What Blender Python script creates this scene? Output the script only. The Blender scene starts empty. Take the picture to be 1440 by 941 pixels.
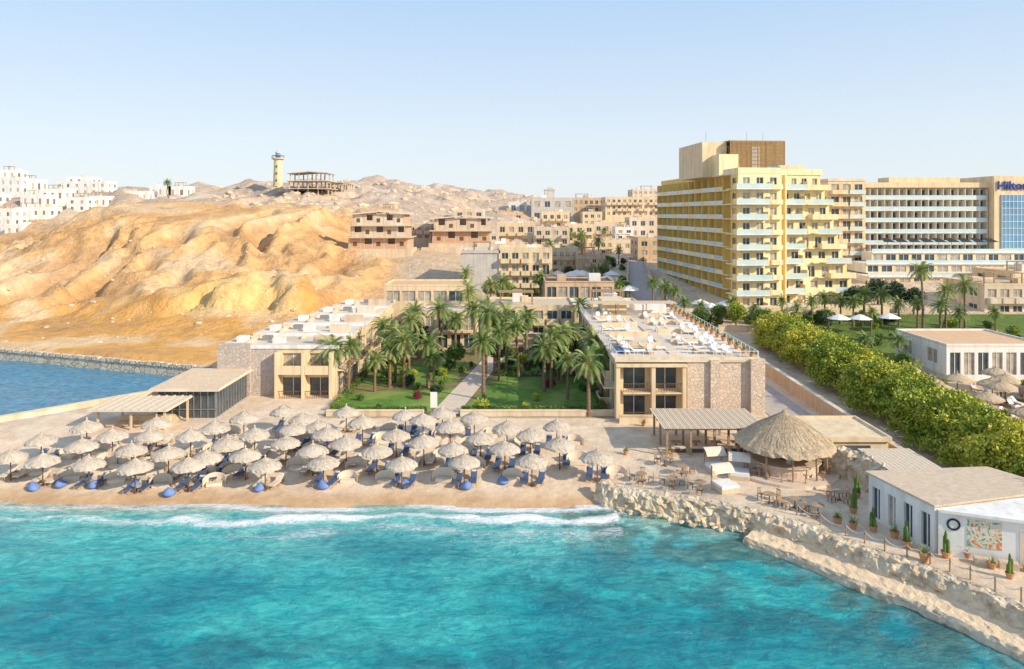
import bpy, math, random
import numpy as np
from mathutils import Vector, Matrix, noise
random.seed(7)
SC = bpy.context.scene
H = 25.0      # camera height above the sea
F = 1000.0
def wx(px, Y): return (px-720)/F*Y
def wz(py, Y): return H-(py-300)/F*Y

# ------------------------------------------------------------------ materials
MATS = {}
def new_mat(name):
    m = bpy.data.materials.new(name); m.use_nodes = True
    nt = m.node_tree; b = nt.nodes['Principled BSDF']
    return m, nt, b
def mat(name, c1, c2=None, scale=1.5, rough=.8, bump=.0, bscale=None, metal=0, coord='pos', c3=None, spec=.3, streak=False):
    if name in MATS: return MATS[name]
    m, nt, b = new_mat(name)
    N, L = nt.nodes, nt.links
    b.inputs['Roughness'].default_value = rough
    b.inputs['Metallic'].default_value = metal
    b.inputs['Specular IOR Level'].default_value = spec
    if c2 is None: c2 = tuple(x*.8 for x in c1)
    if coord == 'pos':
        g = N.new('ShaderNodeNewGeometry'); src = g.outputs['Position']
    else:
        g = N.new('ShaderNodeTexCoord'); src = g.outputs['Object']
    n1 = N.new('ShaderNodeTexNoise'); n1.inputs['Scale'].default_value = scale; n1.inputs['Detail'].default_value = 6
    n1.inputs['Roughness'].default_value = .65
    L.new(src, n1.inputs['Vector'])
    r = N.new('ShaderNodeValToRGB'); r.color_ramp.elements[0].position = .35; r.color_ramp.elements[1].position = .65
    r.color_ramp.elements[0].color = (*c2, 1); r.color_ramp.elements[1].color = (*c1, 1)
    L.new(n1.outputs['Fac'], r.inputs['Fac'])
    out = r.outputs['Color']
    if c3:
        n2 = N.new('ShaderNodeTexNoise'); n2.inputs['Scale'].default_value = scale*.23; n2.inputs['Detail'].default_value = 3
        L.new(src, n2.inputs['Vector'])
        r2 = N.new('ShaderNodeValToRGB'); r2.color_ramp.elements[0].position = .48; r2.color_ramp.elements[1].position = .62
        L.new(n2.outputs['Fac'], r2.inputs['Fac'])
        mx = N.new('ShaderNodeMix'); mx.data_type = 'RGBA'
        L.new(r2.outputs['Color'], mx.inputs[0]); L.new(out, mx.inputs[6]); mx.inputs[7].default_value = (*c3, 1)
        out = mx.outputs[2]
    if streak:   # rain-washed vertical weathering
        mp = N.new('ShaderNodeMapping'); mp.inputs['Scale'].default_value = (1.1, 1.1, .12)
        L.new(src, mp.inputs['Vector'])
        n4 = N.new('ShaderNodeTexNoise'); n4.inputs['Scale'].default_value = 1.3; n4.inputs['Detail'].default_value = 5
        L.new(mp.outputs[0], n4.inputs['Vector'])
        r4 = N.new('ShaderNodeValToRGB'); r4.color_ramp.elements[0].position = .3; r4.color_ramp.elements[1].position = .55
        r4.color_ramp.elements[0].color = (.82,.78,.74,1); r4.color_ramp.elements[1].color = (1,1,1,1)
        L.new(n4.outputs['Fac'], r4.inputs['Fac'])
        m4 = N.new('ShaderNodeMix'); m4.data_type='RGBA'; m4.blend_type='MULTIPLY'; m4.inputs[0].default_value=1
        L.new(out, m4.inputs[6]); L.new(r4.outputs['Color'], m4.inputs[7]); out = m4.outputs[2]
    L.new(out, b.inputs['Base Color'])
    if bump:
        n3 = N.new('ShaderNodeTexNoise'); n3.inputs['Scale'].default_value = bscale or scale*6; n3.inputs['Detail'].default_value = 5
        L.new(src, n3.inputs['Vector'])
        bp = N.new('ShaderNodeBump'); bp.inputs['Strength'].default_value = bump; bp.inputs['Distance'].default_value = .1
        L.new(n3.outputs['Fac'], bp.inputs['Height']); L.new(bp.outputs['Normal'], b.inputs['Normal'])
    MATS[name] = m
    return m
def stone_mat(name, c1, c2, mortar, scale=2.2):
    m, nt, b = new_mat(name); N, L = nt.nodes, nt.links
    g = N.new('ShaderNodeNewGeometry')
    v = N.new('ShaderNodeTexVoronoi'); v.inputs['Scale'].default_value = scale
    L.new(g.outputs['Position'], v.inputs['Vector'])
    v2 = N.new('ShaderNodeTexVoronoi'); v2.feature = 'DISTANCE_TO_EDGE'; v2.inputs['Scale'].default_value = scale
    L.new(g.outputs['Position'], v2.inputs['Vector'])
    sep = N.new('ShaderNodeSeparateColor'); L.new(v.outputs['Color'], sep.inputs[0])
    mx = N.new('ShaderNodeMix'); mx.data_type = 'RGBA'
    mx.inputs[6].default_value = (*c1, 1); mx.inputs[7].default_value = (*c2, 1)
    L.new(sep.outputs[0], mx.inputs[0])
    r = N.new('ShaderNodeValToRGB'); r.color_ramp.elements[0].position = .02; r.color_ramp.elements[1].position = .08
    L.new(v2.outputs['Distance'], r.inputs['Fac'])
    m2 = N.new('ShaderNodeMix'); m2.data_type = 'RGBA'; m2.inputs[6].default_value = (*mortar, 1)
    L.new(r.outputs['Color'], m2.inputs[0]); L.new(mx.outputs[2], m2.inputs[7])
    L.new(m2.outputs[2], b.inputs['Base Color'])
    b.inputs['Roughness'].default_value = .9
    bp = N.new('ShaderNodeBump'); bp.inputs['Strength'].default_value = .7; bp.inputs['Distance'].default_value = .1
    L.new(r.outputs['Color'], bp.inputs['Height']); L.new(bp.outputs['Normal'], b.inputs['Normal'])
    return m
M_cream = mat('cream_plaster', (.82,.66,.44), (.74,.58,.37), .5, .85, .15, streak=True)
M_yellow = mat('yellow_plaster', (.90,.66,.24), (.84,.60,.20), .3, .85, .1, streak=True)
M_yellow2 = mat('pale_yellow_plaster', (.92,.79,.50), (.88,.73,.43), .3, .85, .1, streak=True)
M_white = mat('white_plaster', (.86,.84,.81), (.78,.76,.72), .6, .8, .1, streak=True)
M_beige = mat('beige_plaster', (.74,.59,.43), (.64,.50,.36), .35, .9, .15, c3=(.76,.66,.54), streak=True)
M_tan = mat('tan_plaster', (.68,.50,.33), (.58,.42,.27), .35, .9, .15, streak=True)
M_grey = mat('grey_plaster', (.62,.58,.54), (.54,.50,.46), .4, .9, .1, streak=True)
M_conc = mat('raw_concrete', (.66,.56,.45), (.54,.45,.35), .7, .95, .3)
M_roof = mat('roof_screed', (.80,.69,.56), (.68,.57,.45), .5, .9, .2, c3=(.60,.50,.40))
M_roofo = mat('orange_roof', (.74,.49,.29), (.66,.42,.24), .8, .85, .2)
M_wood = mat('weathered_wood', (.46,.32,.20), (.31,.20,.12), 3, .8, .3)
M_woodl = mat('pale_wood', (.70,.56,.41), (.56,.44,.31), 3, .8, .3)
M_dwood = mat('dark_wood', (.20,.12,.07), (.12,.07,.04), 3, .7, .2)
M_lattice = mat('brown_lattice', (.50,.33,.16), (.40,.26,.12), 2, .7)
M_thatch = mat('thatch_straw', (.76,.65,.52), (.52,.43,.33), 5, .95, 1.0, 18, c3=(.70,.60,.49))
M_thatchg = mat('golden_thatch', (.72,.56,.38), (.50,.37,.23), 5, .95, 1.0, 20)
M_trunk = mat('palm_trunk', (.34,.24,.15), (.20,.13,.08), 6, .95, .8)
M_deadfrond = mat('dead_frond', (.42,.31,.16), (.28,.19,.10), 3, .9)
M_palm = mat('palm_leaf', (.25,.34,.09), (.12,.19,.05), .7, .5, c3=(.34,.37,.13))
M_leaf = mat('shrub_leaf', (.14,.24,.045), (.06,.11,.025), 1.2, .6, c3=(.22,.29,.05))
M_hedge = mat('hedge_leaf', (.42,.46,.05), (.17,.25,.03), .55, .5, c3=(.52,.50,.06))
M_darkleaf = mat('dark_leaf', (.06,.11,.045), (.03,.06,.03), 1.2, .6)
M_red = mat('bougainvillea', (.35,.04,.08), (.2,.02,.05), 3, .7)
M_grass = mat('lawn_grass', (.17,.30,.045), (.09,.18,.03), .9, .9, .6, 12, c3=(.27,.33,.08))
M_pave = mat('pale_paving', (.74,.61,.48), (.62,.50,.39), 1.2, .85, .2)
M_road = mat('road_surface', (.50,.44,.39), (.40,.35,.31), .8, .9, .2)
M_glass = mat('window_glass', (.09,.12,.14), (.04,.055,.07), .5, .12, spec=.6)
M_curtain = mat('curtained_glass', (.55,.48,.38), (.28,.25,.21), .9, .25, spec=.6)
M_bglass = mat('blue_glass', (.16,.36,.54), (.10,.24,.40), .3, .12, spec=.7)
M_railg = mat('rail_glass', (.62,.74,.73), (.50,.64,.65), .5, .15, spec=.6)
M_frame = mat('white_frame', (.84,.82,.78), (.76,.74,.70), 2, .6)
M_metal = mat('grey_metal', (.40,.40,.40), (.30,.30,.30), 3, .4, metal=.6)
M_blue = mat('blue_cushion', (.09,.14,.26), (.06,.09,.18), 2, .8)
M_bluebag = mat('blue_beanbag', (.18,.28,.58), (.12,.20,.45), 2, .7)
M_cush = mat('beige_canvas', (.78,.67,.53), (.68,.57,.45), 3, .9, .2)
M_whitec = mat('white_canvas', (.84,.82,.78), (.76,.73,.69), 3, .9, .1)
M_black = mat('black_canvas', (.05,.05,.055), (.03,.03,.035), 3, .8)
M_brick = mat('red_brick', (.66,.42,.28), (.54,.33,.21), 2.0, .95, .4)
M_pot = mat('terracotta', (.58,.31,.16), (.48,.25,.12), 3, .85)
M_rock = mat('shore_rock', (.78,.65,.47), (.44,.33,.21), 1.6, .95, 1.0, 4, c3=(.66,.55,.40))
M_stone = stone_mat('pink_rubble_stone', (.76,.60,.47), (.60,.46,.35), (.72,.59,.47), 2.4)
M_stoneg = stone_mat('grey_rubble_stone', (.60,.50,.43), (.47,.39,.33), (.60,.52,.44), 2.0)
M_block = stone_mat('harbour_stone', (.78,.66,.51), (.62,.50,.38), (.44,.36,.27), .9)
M_skin = mat('skin', (.35,.20,.13), (.32,.18,.11), 3, .6, coord='obj')
M_hair = mat('dark_hair', (.03,.02,.015), (.02,.012,.01), 5, .6, coord='obj')
M_shirt = mat('shirt_cloth', (.7,.7,.7), (.6,.6,.6), 5, .85, coord='obj')

# ------------------------------------------------------------------ mesh builder
class Thing:
    def __init__(s, name, loc=(0,0,0), rot=0.0):
        s.name=name; s.loc=loc; s.rot=rot; s.parts={}
    def add(s, part, m, vs, fs):
        p=s.parts.setdefault(part, dict(v=[],f=[],mi=[],m=[]))
        if m not in p['m']: p['m'].append(m)
        k=p['m'].index(m); o=len(p['v'])
        p['v'].extend(vs); p['f'].extend([tuple(i+o for i in f) for f in fs]); p['mi'].extend([k]*len(fs))
    BF=[(0,3,2,1),(4,5,6,7),(0,1,5,4),(1,2,6,5),(2,3,7,6),(3,0,4,7)]
    def box(s, part, m, x0,x1,y0,y1,z0,z1):
        s.add(part,m,[(x0,y0,z0),(x1,y0,z0),(x1,y1,z0),(x0,y1,z0),(x0,y0,z1),(x1,y0,z1),(x1,y1,z1),(x0,y1,z1)],s.BF)
    def ob(s, part, m, o,u,a0,a1,b0,b1,z0,z1):
        n=(u[1],-u[0])
        P=lambda a,b,z:(o[0]+u[0]*a+n[0]*b, o[1]+u[1]*a+n[1]*b, z)
        s.add(part,m,[P(a0,b1,z0),P(a1,b1,z0),P(a1,b0,z0),P(a0,b0,z0),P(a0,b1,z1),P(a1,b1,z1),P(a1,b0,z1),P(a0,b0,z1)],s.BF)
    def prism(s, part, m, pts, z0, z1):
        n=len(pts)
        vs=[(x,y,z0) for x,y in pts]+[(x,y,z1) for x,y in pts]
        fs=[tuple(range(n,2*n)), tuple(reversed(range(n)))]+[(i,(i+1)%n,(i+1)%n+n,i+n) for i in range(n)]
        s.add(part,m,vs,fs)
    def lathe(s, part, m, prof, cx=0,cy=0, seg=16):
        vs=[];fs=[]
        for k,(r,z) in enumerate(prof):
            for i in range(seg):
                a=2*math.pi*i/seg
                vs.append((cx+r*math.cos(a), cy+r*math.sin(a), z))
        for k in range(len(prof)-1):
            for i in range(seg):
                j=(i+1)%seg
                fs.append((k*seg+i,k*seg+j,(k+1)*seg+j,(k+1)*seg+i))
        fs.append(tuple(reversed(range(seg)))); fs.append(tuple((len(prof)-1)*seg+i for i in range(seg)))
        s.add(part,m,vs,fs)
    def tube(s, part, m, p0,p1,r0,r1=None,seg=6):
        r1=r0 if r1 is None else r1
        a=Vector(p0);b=Vector(p1);d=(b-a).normalized()
        q=d.to_track_quat('Z','Y'); vs=[]
        for c,r in ((a,r0),(b,r1)):
            for i in range(seg):
                t=2*math.pi*i/seg
                vs.append(tuple(c+q@Vector((r*math.cos(t),r*math.sin(t),0))))
        fs=[(i,(i+1)%seg,(i+1)%seg+seg,i+seg) for i in range(seg)]+[tuple(reversed(range(seg))),tuple(range(seg,2*seg))]
        s.add(part,m,vs,fs)
    def mesh(s, name, p, smooth=False):
        me=bpy.data.meshes.new(name); me.from_pydata(p['v'],[],p['f'])
        for m in p['m']: me.materials.append(m)
        me.polygons.foreach_set('material_index', p['mi'])
        if smooth: me.polygons.foreach_set('use_smooth',[True]*len(p['f']))
        me.update(); return me
    def finish(s):
        e=bpy.data.objects.new(s.name,None); SC.collection.objects.link(e)
        e.location=s.loc; e.rotation_euler=(0,0,s.rot); e.empty_display_size=.5
        for k,p in s.parts.items():
            o=bpy.data.objects.new(k, s.mesh(k,p)); SC.collection.objects.link(o); o.parent=e
        return e
    def single_mesh(s, smooth=False):
        P=dict(v=[],f=[],mi=[],m=[])
        for p in s.parts.values():
            o=len(P['v']); P['v']+=p['v']; P['f']+=[tuple(i+o for i in f) for f in p['f']]
            for m in p['m']:
                if m not in P['m']: P['m'].append(m)
            P['mi']+=[P['m'].index(p['m'][i]) for i in p['mi']]
        return s.mesh(s.name,P,smooth)
    def single(s, smooth=False):
        return inst(s.name, s.single_mesh(smooth), s.loc, s.rot)
def inst(name, me, loc, rot=0, scale=1):
    o=bpy.data.objects.new(name, me); SC.collection.objects.link(o)
    o.location=loc; o.rotation_euler=(0,0,rot)
    o.scale=(scale,)*3 if not isinstance(scale,tuple) else scale
    return o

# ------------------------------------------------------------------ terrain
BEACH=[(-76,60),(-60,61.5),(-44,61.6),(-36,60.8),(-26,61.2),(-17,60.4),(-8,60.9),(0,60.2),(5,60.5),(8.2,61.0)]
ROCK=[(8.2,61.0),(11,59.3),(13,58.6),(16,57.3),(19,55.4),(22,52.6),(23.8,49.9),(27,46.6),(28.6,44.3),(30,41.9),(32.5,37),(40,25),(70,5),(400,-80),(6000,-80)]
LAG=[(-6000,900),(-400,222),(-160,147),(-88,122.5),(-45,107.5),(-40,104),(-38,99),(-57,79),(-76,60)]
POLY=BEACH+ROCK[1:]+[(6000,9000),(-6000,9000)]+LAG[:-1]
def segdist(x,y,pts):
    d=np.full(x.shape,1e9)
    for (ax,ay),(bx,by) in zip(pts[:-1],pts[1:]):
        vx,vy=bx-ax,by-ay; t=np.clip(((x-ax)*vx+(y-ay)*vy)/(vx*vx+vy*vy),0,1)
        d=np.minimum(d,np.hypot(x-ax-t*vx,y-ay-t*vy))
    return d
def inside(x,y):
    r=np.zeros(x.shape,bool); n=len(POLY)
    for i in range(n):
        ax,ay=POLY[i]; bx,by=POLY[(i+1)%n]
        if ay==by: continue
        c=((ay>y)!=(by>y))&(x<(bx-ax)*(y-ay)/(by-ay)+ax)
        r^=c
    return r
ROWS={
 112:[(-200,2),(0,2),(300,2),(500,1.6),(720,1.5),(1000,1.8),(1200,2.5),(1500,2.5)],
 135:[(-200,2),(0,2.1),(100,2.2),(200,2.4),(300,2.8),(400,3),(500,3.0),(600,2.4),(720,2.4),(900,3.4),(1100,3.6),(1300,3.4),(1500,3.4),(1650,3.4)],
 155:[(-200,4),(0,3.5),(100,3.8),(200,4.6),(300,7),(400,6.8),(500,4.6),(600,4),(720,4),(900,5.2),(1100,5.4),(1300,5.2),(1500,5.2),(1650,5)],
 185:[(-200,7),(0,7.8),(100,9.5),(200,12.5),(300,12.5),(400,11),(500,9.5),(600,8),(720,6.2),(900,7),(1100,7.4),(1300,9.5),(1500,9.5),(1650,9)],
 212:[(-200,9),(0,10.5),(100,18),(200,22.5),(300,22),(400,20.5),(480,14.2),(560,13.6),(640,12),(720,9),(900,9),(1100,9),(1300,10),(1650,10)],
 240:[(-200,11),(0,12),(60,14.5),(110,22),(150,26),(230,28.9),(300,26.5),(400,27),(450,25),(500,16.5),(600,14.5),(700,12),(900,11),(1200,11),(1500,11),(1650,11)],
 275:[(-200,15),(0,15.5),(100,18),(230,24),(320,24.5),(400,26),(470,24),(560,20),(650,17),(750,14),(900,13),(1200,12),(1500,12)],
 330:[(-200,29),(0,29),(120,31),(260,32.5),(391,33),(460,32.5),(540,32),(620,28),(700,24),(800,19),(900,17),(1200,14),(1500,14)],
 420:[(-200,37),(0,37),(200,37),(350,38.5),(480,41),(560,40),(650,34),(740,31),(850,27),(1000,22),(1300,18),(1500,16)],
 500:[(-200,38),(0,40),(250,41),(330,43),(450,46.5),(520,48),(600,44.5),(680,40),(750,36),(850,32),(1000,28),(1300,22),(1500,20)],
}
CP=np.array([(wx(px,Y),Y,z) for Y,r in ROWS.items() for px,z in r])
def ker(d): return np.sqrt(d*d+64.0)
_A=ker(np.hypot(CP[:,None,0]-CP[None,:,0],CP[:,None,1]-CP[None,:,1]))
_w=np.linalg.solve(_A+np.eye(len(CP))*.3,CP[:,2]-10)
def sstep(a,b,x):
    t=np.clip((x-a)/(b-a),0,1); return t*t*(3-2*t)
def fnoise(x,y,s,octv=3,seed=0.0):
    return np.array([noise.fractal(Vector((a/s,b/s,seed)),1.0,2.0,octv) for a,b in zip(x.ravel(),y.ravel())]).reshape(x.shape)
def base_z(x,y):
    yc=np.clip(y,108,500); xc=np.clip(x,-.85*yc,.85*yc)
    z=np.full(x.shape,10.0)
    for (cx,cy,_),w in zip(CP,_w): z+=w*ker(np.hypot(xc-cx,yc-cy))
    z=np.where(y>500, z*(1-sstep(520,900,y))+14*sstep(520,900,y), z)
    k=sstep(112,128,y-np.where(x<-38,4,0))
    flat=np.where(x<-38,2.0,1.5)
    return flat*(1-k)+z*k
GUL={}
def hill_detail(x,y):
    u=x/np.maximum(y,1)
    hillm=sstep(140,165,y)*sstep(-.12,-.26,u)*(1-sstep(300,420,y)*.6)
    wx_=fnoise(x,y,40,2,3.3)*16
    n1=fnoise((x+wx_)*1.0,y*.42+wx_*.4,18,3,1.1)
    n1b=fnoise((x+wx_)*1.0+40,y*.5,7,3,6.1)
    n2=fnoise(x,y,5,4,5.5)
    rid=(.45-np.abs(n1)*1.9)+(.2-np.abs(n1b)*.9)*.30
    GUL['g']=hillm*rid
    out=hillm*(rid*4.9*(1-.35*sstep(230,270,y))+n2*.55)
    out+=sstep(-.60,-.45,u)*(1-sstep(-.30,-.24,u))*sstep(146,149,y+n2*4)*(1-sstep(150,176,y))*3.8
    zz=out+y*.12
    out+=hillm*.35*np.sin(zz*2.3+n2*2)*sstep(-.1,.5,n2+.2)
    ridgem=sstep(290,360,y)*(1-sstep(560,800,y))
    out+=ridgem*(fnoise(x,y,28,5,8.8)*5.5)*sstep(.15,-.05,u)
    out+=sstep(118,135,y)*sstep(-.2,-.3,u)*fnoise(x,y,5,4,2.2)*.4
    return out
def axis(a,b,fine0,fine1,h,g):
    r=list(np.arange(fine0,fine1,h)); s=h; p=r[-1]
    while p<b: s*=g; p+=s; r.append(p)
    s=h; p=r[0]; l=[]
    while p>a: s*=g; p-=s; l.append(p)
    return np.array(l[::-1]+r)
gx=np.concatenate([axis(-6000,-70,-175,-70,1.05,1.12)[:-1] ,np.arange(-70,55,.85),axis(55,6000,55,120,1.6,1.15)])
gx=np.unique(np.round(gx[(gx<=6200)],3)); gx=gx[np.concatenate([[True],np.diff(gx)>.3])]
gy=np.concatenate([[-300,-100,0,20],np.arange(30,130,.9),np.arange(130,260,1.1),axis(260,9000,260,300,2.0,1.035)])
gy=np.unique(np.round(gy,3)); gy=gy[np.concatenate([[True],np.diff(gy)>.3])]
def terrain_z(X,Y,detail=None):
    ins=inside(X,Y); db=segdist(X,Y,BEACH); dr=np.minimum(segdist(X,Y,ROCK),segdist(X,Y,LAG))
    z=base_z(X,Y)
    if detail is not None: z=z+detail
    land=np.minimum(z,np.minimum(.05+.15*db,.0+2.6*dr))
    wat=-np.minimum(3.0,.1+.12*np.minimum(db,dr*4))
    return np.where(ins,land,wat)
X,Y=np.meshgrid(gx,gy)
D=np.zeros(X.shape); G_=np.zeros(X.shape)
sel=(Y>115)&(Y<900)&(np.abs(X)<1.1*Y)
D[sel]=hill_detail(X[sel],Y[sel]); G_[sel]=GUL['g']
sb_=(Y>60)&(Y<84)&(X>-76)&(X<12)
Z=terrain_z(X,Y,D)
Z[sb_]+=(fnoise(X[sb_],Y[sb_],1.9,2,31.)*.07*np.clip(Z[sb_],0,1))
def gz(x,y):
    i=np.searchsorted(gy,y)-1; j=np.searchsorted(gx,x)-1
    i=min(max(i,0),len(gy)-2); j=min(max(j,0),len(gx)-2)
    ty=(y-gy[i])/(gy[i+1]-gy[i]); tx=(x-gx[j])/(gx[j+1]-gx[j])
    return float((Z[i,j]*(1-tx)+Z[i,j+1]*tx)*(1-ty)+(Z[i+1,j]*(1-tx)+Z[i+1,j+1]*tx)*ty)
def ground_at(px,py):
    y=40.0
    while y<600:
        x=wx(px,y)
        if wz(py,y)<=gz(x,y): break
        y+=.25
    return x,y,gz(x,y)
def grid_mesh(name,X,Y,Z,cols=None,smooth=True,extra=None):
    ny,nx=X.shape
    me=bpy.data.meshes.new(name)
    co=np.stack([X,Y,Z],-1).reshape(-1,3)
    idx=np.arange(ny*nx).reshape(ny,nx)
    q=np.stack([idx[:-1,:-1],idx[:-1,1:],idx[1:,1:],idx[1:,:-1]],-1).reshape(-1,4)
    me.vertices.add(len(co)); me.vertices.foreach_set('co',co.ravel())
    me.loops.add(q.size); me.loops.foreach_set('vertex_index',q.ravel())
    me.polygons.add(len(q)); me.polygons.foreach_set('loop_start',np.arange(0,q.size,4))
    me.polygons.foreach_set('use_smooth',np.full(len(q),smooth))
    me.update(calc_edges=True)
    if cols is not None:
        a=me.color_attributes.new('Col','FLOAT_COLOR','POINT')
        c=np.concatenate([cols.reshape(-1,3),(extra.reshape(-1,1) if extra is not None else np.ones((len(co),1)))],1)
        a.data.foreach_set('color',c.ravel())
    return me
def lerp(a,b,t): return a*(1-t[...,None])+np.array(b)*t[...,None]
U=X/np.maximum(Y,1)
col=np.zeros(X.shape+(3,)); col[:]=(.80,.65,.49)
wet=1-sstep(.10,.50,Z)
col=lerp(col,(.62,.41,.23),wet*(Y<75))
col=lerp(col,(.76,.62,.46),((X>9)&(Y<80)).astype(float))
col=lerp(col,(.26,.22,.11),((X>-22)&(X<12)&(Y>82)&(Y<123)).astype(float))
col=lerp(col,(.72,.52,.34),((X>46)&(Y>55)&(Y<112)).astype(float))
col=lerp(col,(.16,.24,.06),((X>45)&(Y>=108)&(Y<146)).astype(float))
k=sstep(122,126,Y)*(U<.05)
col=lerp(col,(.70,.55,.39),k*1.0)
hm=sstep(-.14,-.22,U)*sstep(104,112,Y)
col=lerp(col,(.80,.44,.14),hm)
hm2=hm*sstep(146,175,Y)
col=lerp(col,(.88,.55,.26),hm2)
pal=fnoise(X[sel],Y[sel],22,4,9.1); P_=np.zeros(X.shape); P_[sel]=pal
fin=fnoise(X[sel],Y[sel],6,4,19.1); Fq=np.zeros(X.shape); Fq[sel]=fin
col=lerp(col,(.90,.70,.46),hm*sstep(0,.35,P_)*.7)
col=lerp(col,(.60,.36,.17),hm*sstep(.05,.4,-P_+Fq*.3)*.6)
col=lerp(col,(.54,.31,.14),hm2*sstep(.05,-.35,G_+Fq*.15)*.6)  # gullies painted darker: shade put into the hill colour
col=lerp(col,(.92,.64,.24),sstep(-.50,-.44,U)*(1-sstep(-.34,-.28,U))*sstep(143,147,Y)*(1-sstep(153,160,Y))*.7)
col=lerp(col,(.64,.51,.40),sstep(262,330,Y)*1.0)
col=lerp(col,(.48,.38,.30),sstep(262,330,Y)*sstep(.05,.3,Fq)*.6)
col=lerp(col,(.74,.62,.50),sstep(262,330,Y)*sstep(0,.3,P_)*.7)
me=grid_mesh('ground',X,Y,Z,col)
mt,nt,b=new_mat('ground_sand'); N,L=nt.nodes,nt.links
vc=N.new('ShaderNodeVertexColor'); vc.layer_name='Col'
g=N.new('ShaderNodeNewGeometry')
n1=N.new('ShaderNodeTexNoise'); n1.inputs['Scale'].default_value=.35; n1.inputs['Detail'].default_value=12; n1.inputs['Roughness'].default_value=.78
L.new(g.outputs['Position'],n1.inputs['Vector'])
r=N.new('ShaderNodeValToRGB'); r.color_ramp.elements[0].position=.34; r.color_ramp.elements[1].position=.66
r.color_ramp.elements[0].color=(.72,.66,.60,1); r.color_ramp.elements[1].color=(1.12,1.11,1.10,1)
L.new(n1.outputs['Fac'],r.inputs['Fac'])
mx=N.new('ShaderNodeMix'); mx.data_type='RGBA'; mx.blend_type='MULTIPLY'; mx.inputs[0].default_value=1
L.new(vc.outputs['Color'],mx.inputs[6]); L.new(r.outputs['Color'],mx.inputs[7])
L.new(mx.outputs[2],b.inputs['Base Color']); b.inputs['Roughness'].default_value=.95; b.inputs['Specular IOR Level'].default_value=.15
n2=N.new('ShaderNodeTexNoise'); n2.inputs['Scale'].default_value=.8; n2.inputs['Detail'].default_value=10; n2.inputs['Roughness'].default_value=.66
L.new(g.outputs['Position'],n2.inputs['Vector'])
sy_=N.new('ShaderNodeSeparateXYZ'); L.new(g.outputs['Position'],sy_.inputs[0])
mrr=N.new('ShaderNodeMapRange'); mrr.inputs[1].default_value=100; mrr.inputs[2].default_value=160; mrr.inputs[3].default_value=.22; mrr.inputs[4].default_value=1.4
L.new(sy_.outputs[1],mrr.inputs[0])
bp=N.new('ShaderNodeBump'); bp.inputs['Strength'].default_value=.8; L.new(mrr.outputs[0],bp.inputs['Distance'])
L.new(n2.outputs['Fac'],bp.inputs['Height']); L.new(bp.outputs['Normal'],b.inputs['Normal'])
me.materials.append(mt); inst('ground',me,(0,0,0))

# ------------------------------------------------------------------ sea
sx=np.concatenate([-np.geomspace(6000,100,30),np.arange(-95,45,.4),np.geomspace(46,300,12)])
sy=np.concatenate([[-300,-100,-20,10],np.arange(24,72,.26),np.arange(72,125,.8),np.geomspace(126,900,24)])
SX,SY=np.meshgrid(sx,sy)
sb=segdist(SX,SY,BEACH); sr=segdist(SX,SY,ROCK); sin_=inside(SX,SY)
fine=(SY>24)&(SY<126)&(np.abs(SX)<96)
w1=np.zeros(SX.shape); w1[fine]=fnoise(SX[fine]*.55,SY[fine],1.6,3,4.0)
w2=np.zeros(SX.shape); w2[fine]=fnoise(SX[fine]*.35,SY[fine],5.0,2,7.0)
w3=np.zeros(SX.shape); w3[fine]=fnoise(SX[fine],SY[fine],7.0,3,17.0)
SZ=w1*.13+w2*.15
sbw=sb+w2*1.5+w3*.8
SZ+=.28*np.exp(-((sbw-2.6)/.5)**2)*(SX<9)*sstep(-.3,.2,w3)
SZ+=.10*np.sin(sbw*1.5)*np.exp(-((sbw-9)/6)**2)*(SX<12)
SZ*=sstep(.3,2.0,sb)
SZ=np.where(sin_,-.25*sstep(0.2,1.5,np.minimum(sb,sr)),SZ)
wc=np.zeros(SX.shape+(3,)); wc[:]=(.015,.37,.40)
sh=1-sstep(0,15,sb)
wc=lerp(wc,(.17,.56,.52),sh*(SX<14)*.95)
wc=lerp(wc,(.55,.54,.42),(1-sstep(0,2.4,sb))*.75)
dp=np.zeros(SX.shape); dp[fine]=fnoise(SX[fine]*.5,SY[fine],9,4,12.)
wc=lerp(wc,(.006,.23,.30),sstep(.0,.4,dp)*.7*sstep(1,9,sb))
wc=lerp(wc,(.05,.49,.48),sstep(.0,.35,-dp)*.6)
rf=np.zeros(SX.shape); rf[fine]=fnoise(SX[fine],SY[fine],3.0,4,15.)
reef=(1-sstep(2,13,sr))*sstep(-.3,.2,rf)*(SX>4)
wc=lerp(wc,(.08,.19,.17),reef*.9)
wc=lerp(wc,(.40,.50,.36),(1-sstep(0,5,sr))*(SX>6)*sstep(.05,-.3,rf)*.7)
for (a_,b2,c_,d_) in ((-15,41,5,2.2),(3,47,7,2.5),(14,44,6,4),(-3,39,8,2)):
    wc=lerp(wc,(.01,.16,.21),np.exp(-(((SX-a_)/c_)**2+((SY-b2)/d_)**2))*sstep(-.25,.2,rf)*.7)
lag=(SY>64)&(SX<-36)
wc[lag]=(.09,.30,.44)
amp=.85+.8*sstep(-34,-12,SX)*(.5+w3)
foam=np.where(SX<9,(np.exp(-((sbw-.6)/.8)**2)*.50+np.exp(-((sbw-2.6)/.7)**2)*.50+.30*np.exp(-((sbw-4.8)/1.3)**2)+.17*np.exp(-((sbw-7.5)/1.5)**2))*np.clip(amp,.6,1.3),0)
foam=np.where(lag,0,foam)
foam=np.maximum(foam,(SX>4)*(SX<9.5)*np.exp(-(sr/1.6)**2)*.6)
foam=np.maximum(foam,(SX>9)*.32*np.exp(-((sr-1.2)/.6)**2))
foam=np.where(lag,0,np.maximum(foam,.13+.14*w1))
me=grid_mesh('sea_water',SX,SY,SZ,wc,True,np.clip(foam,0,1))
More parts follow.
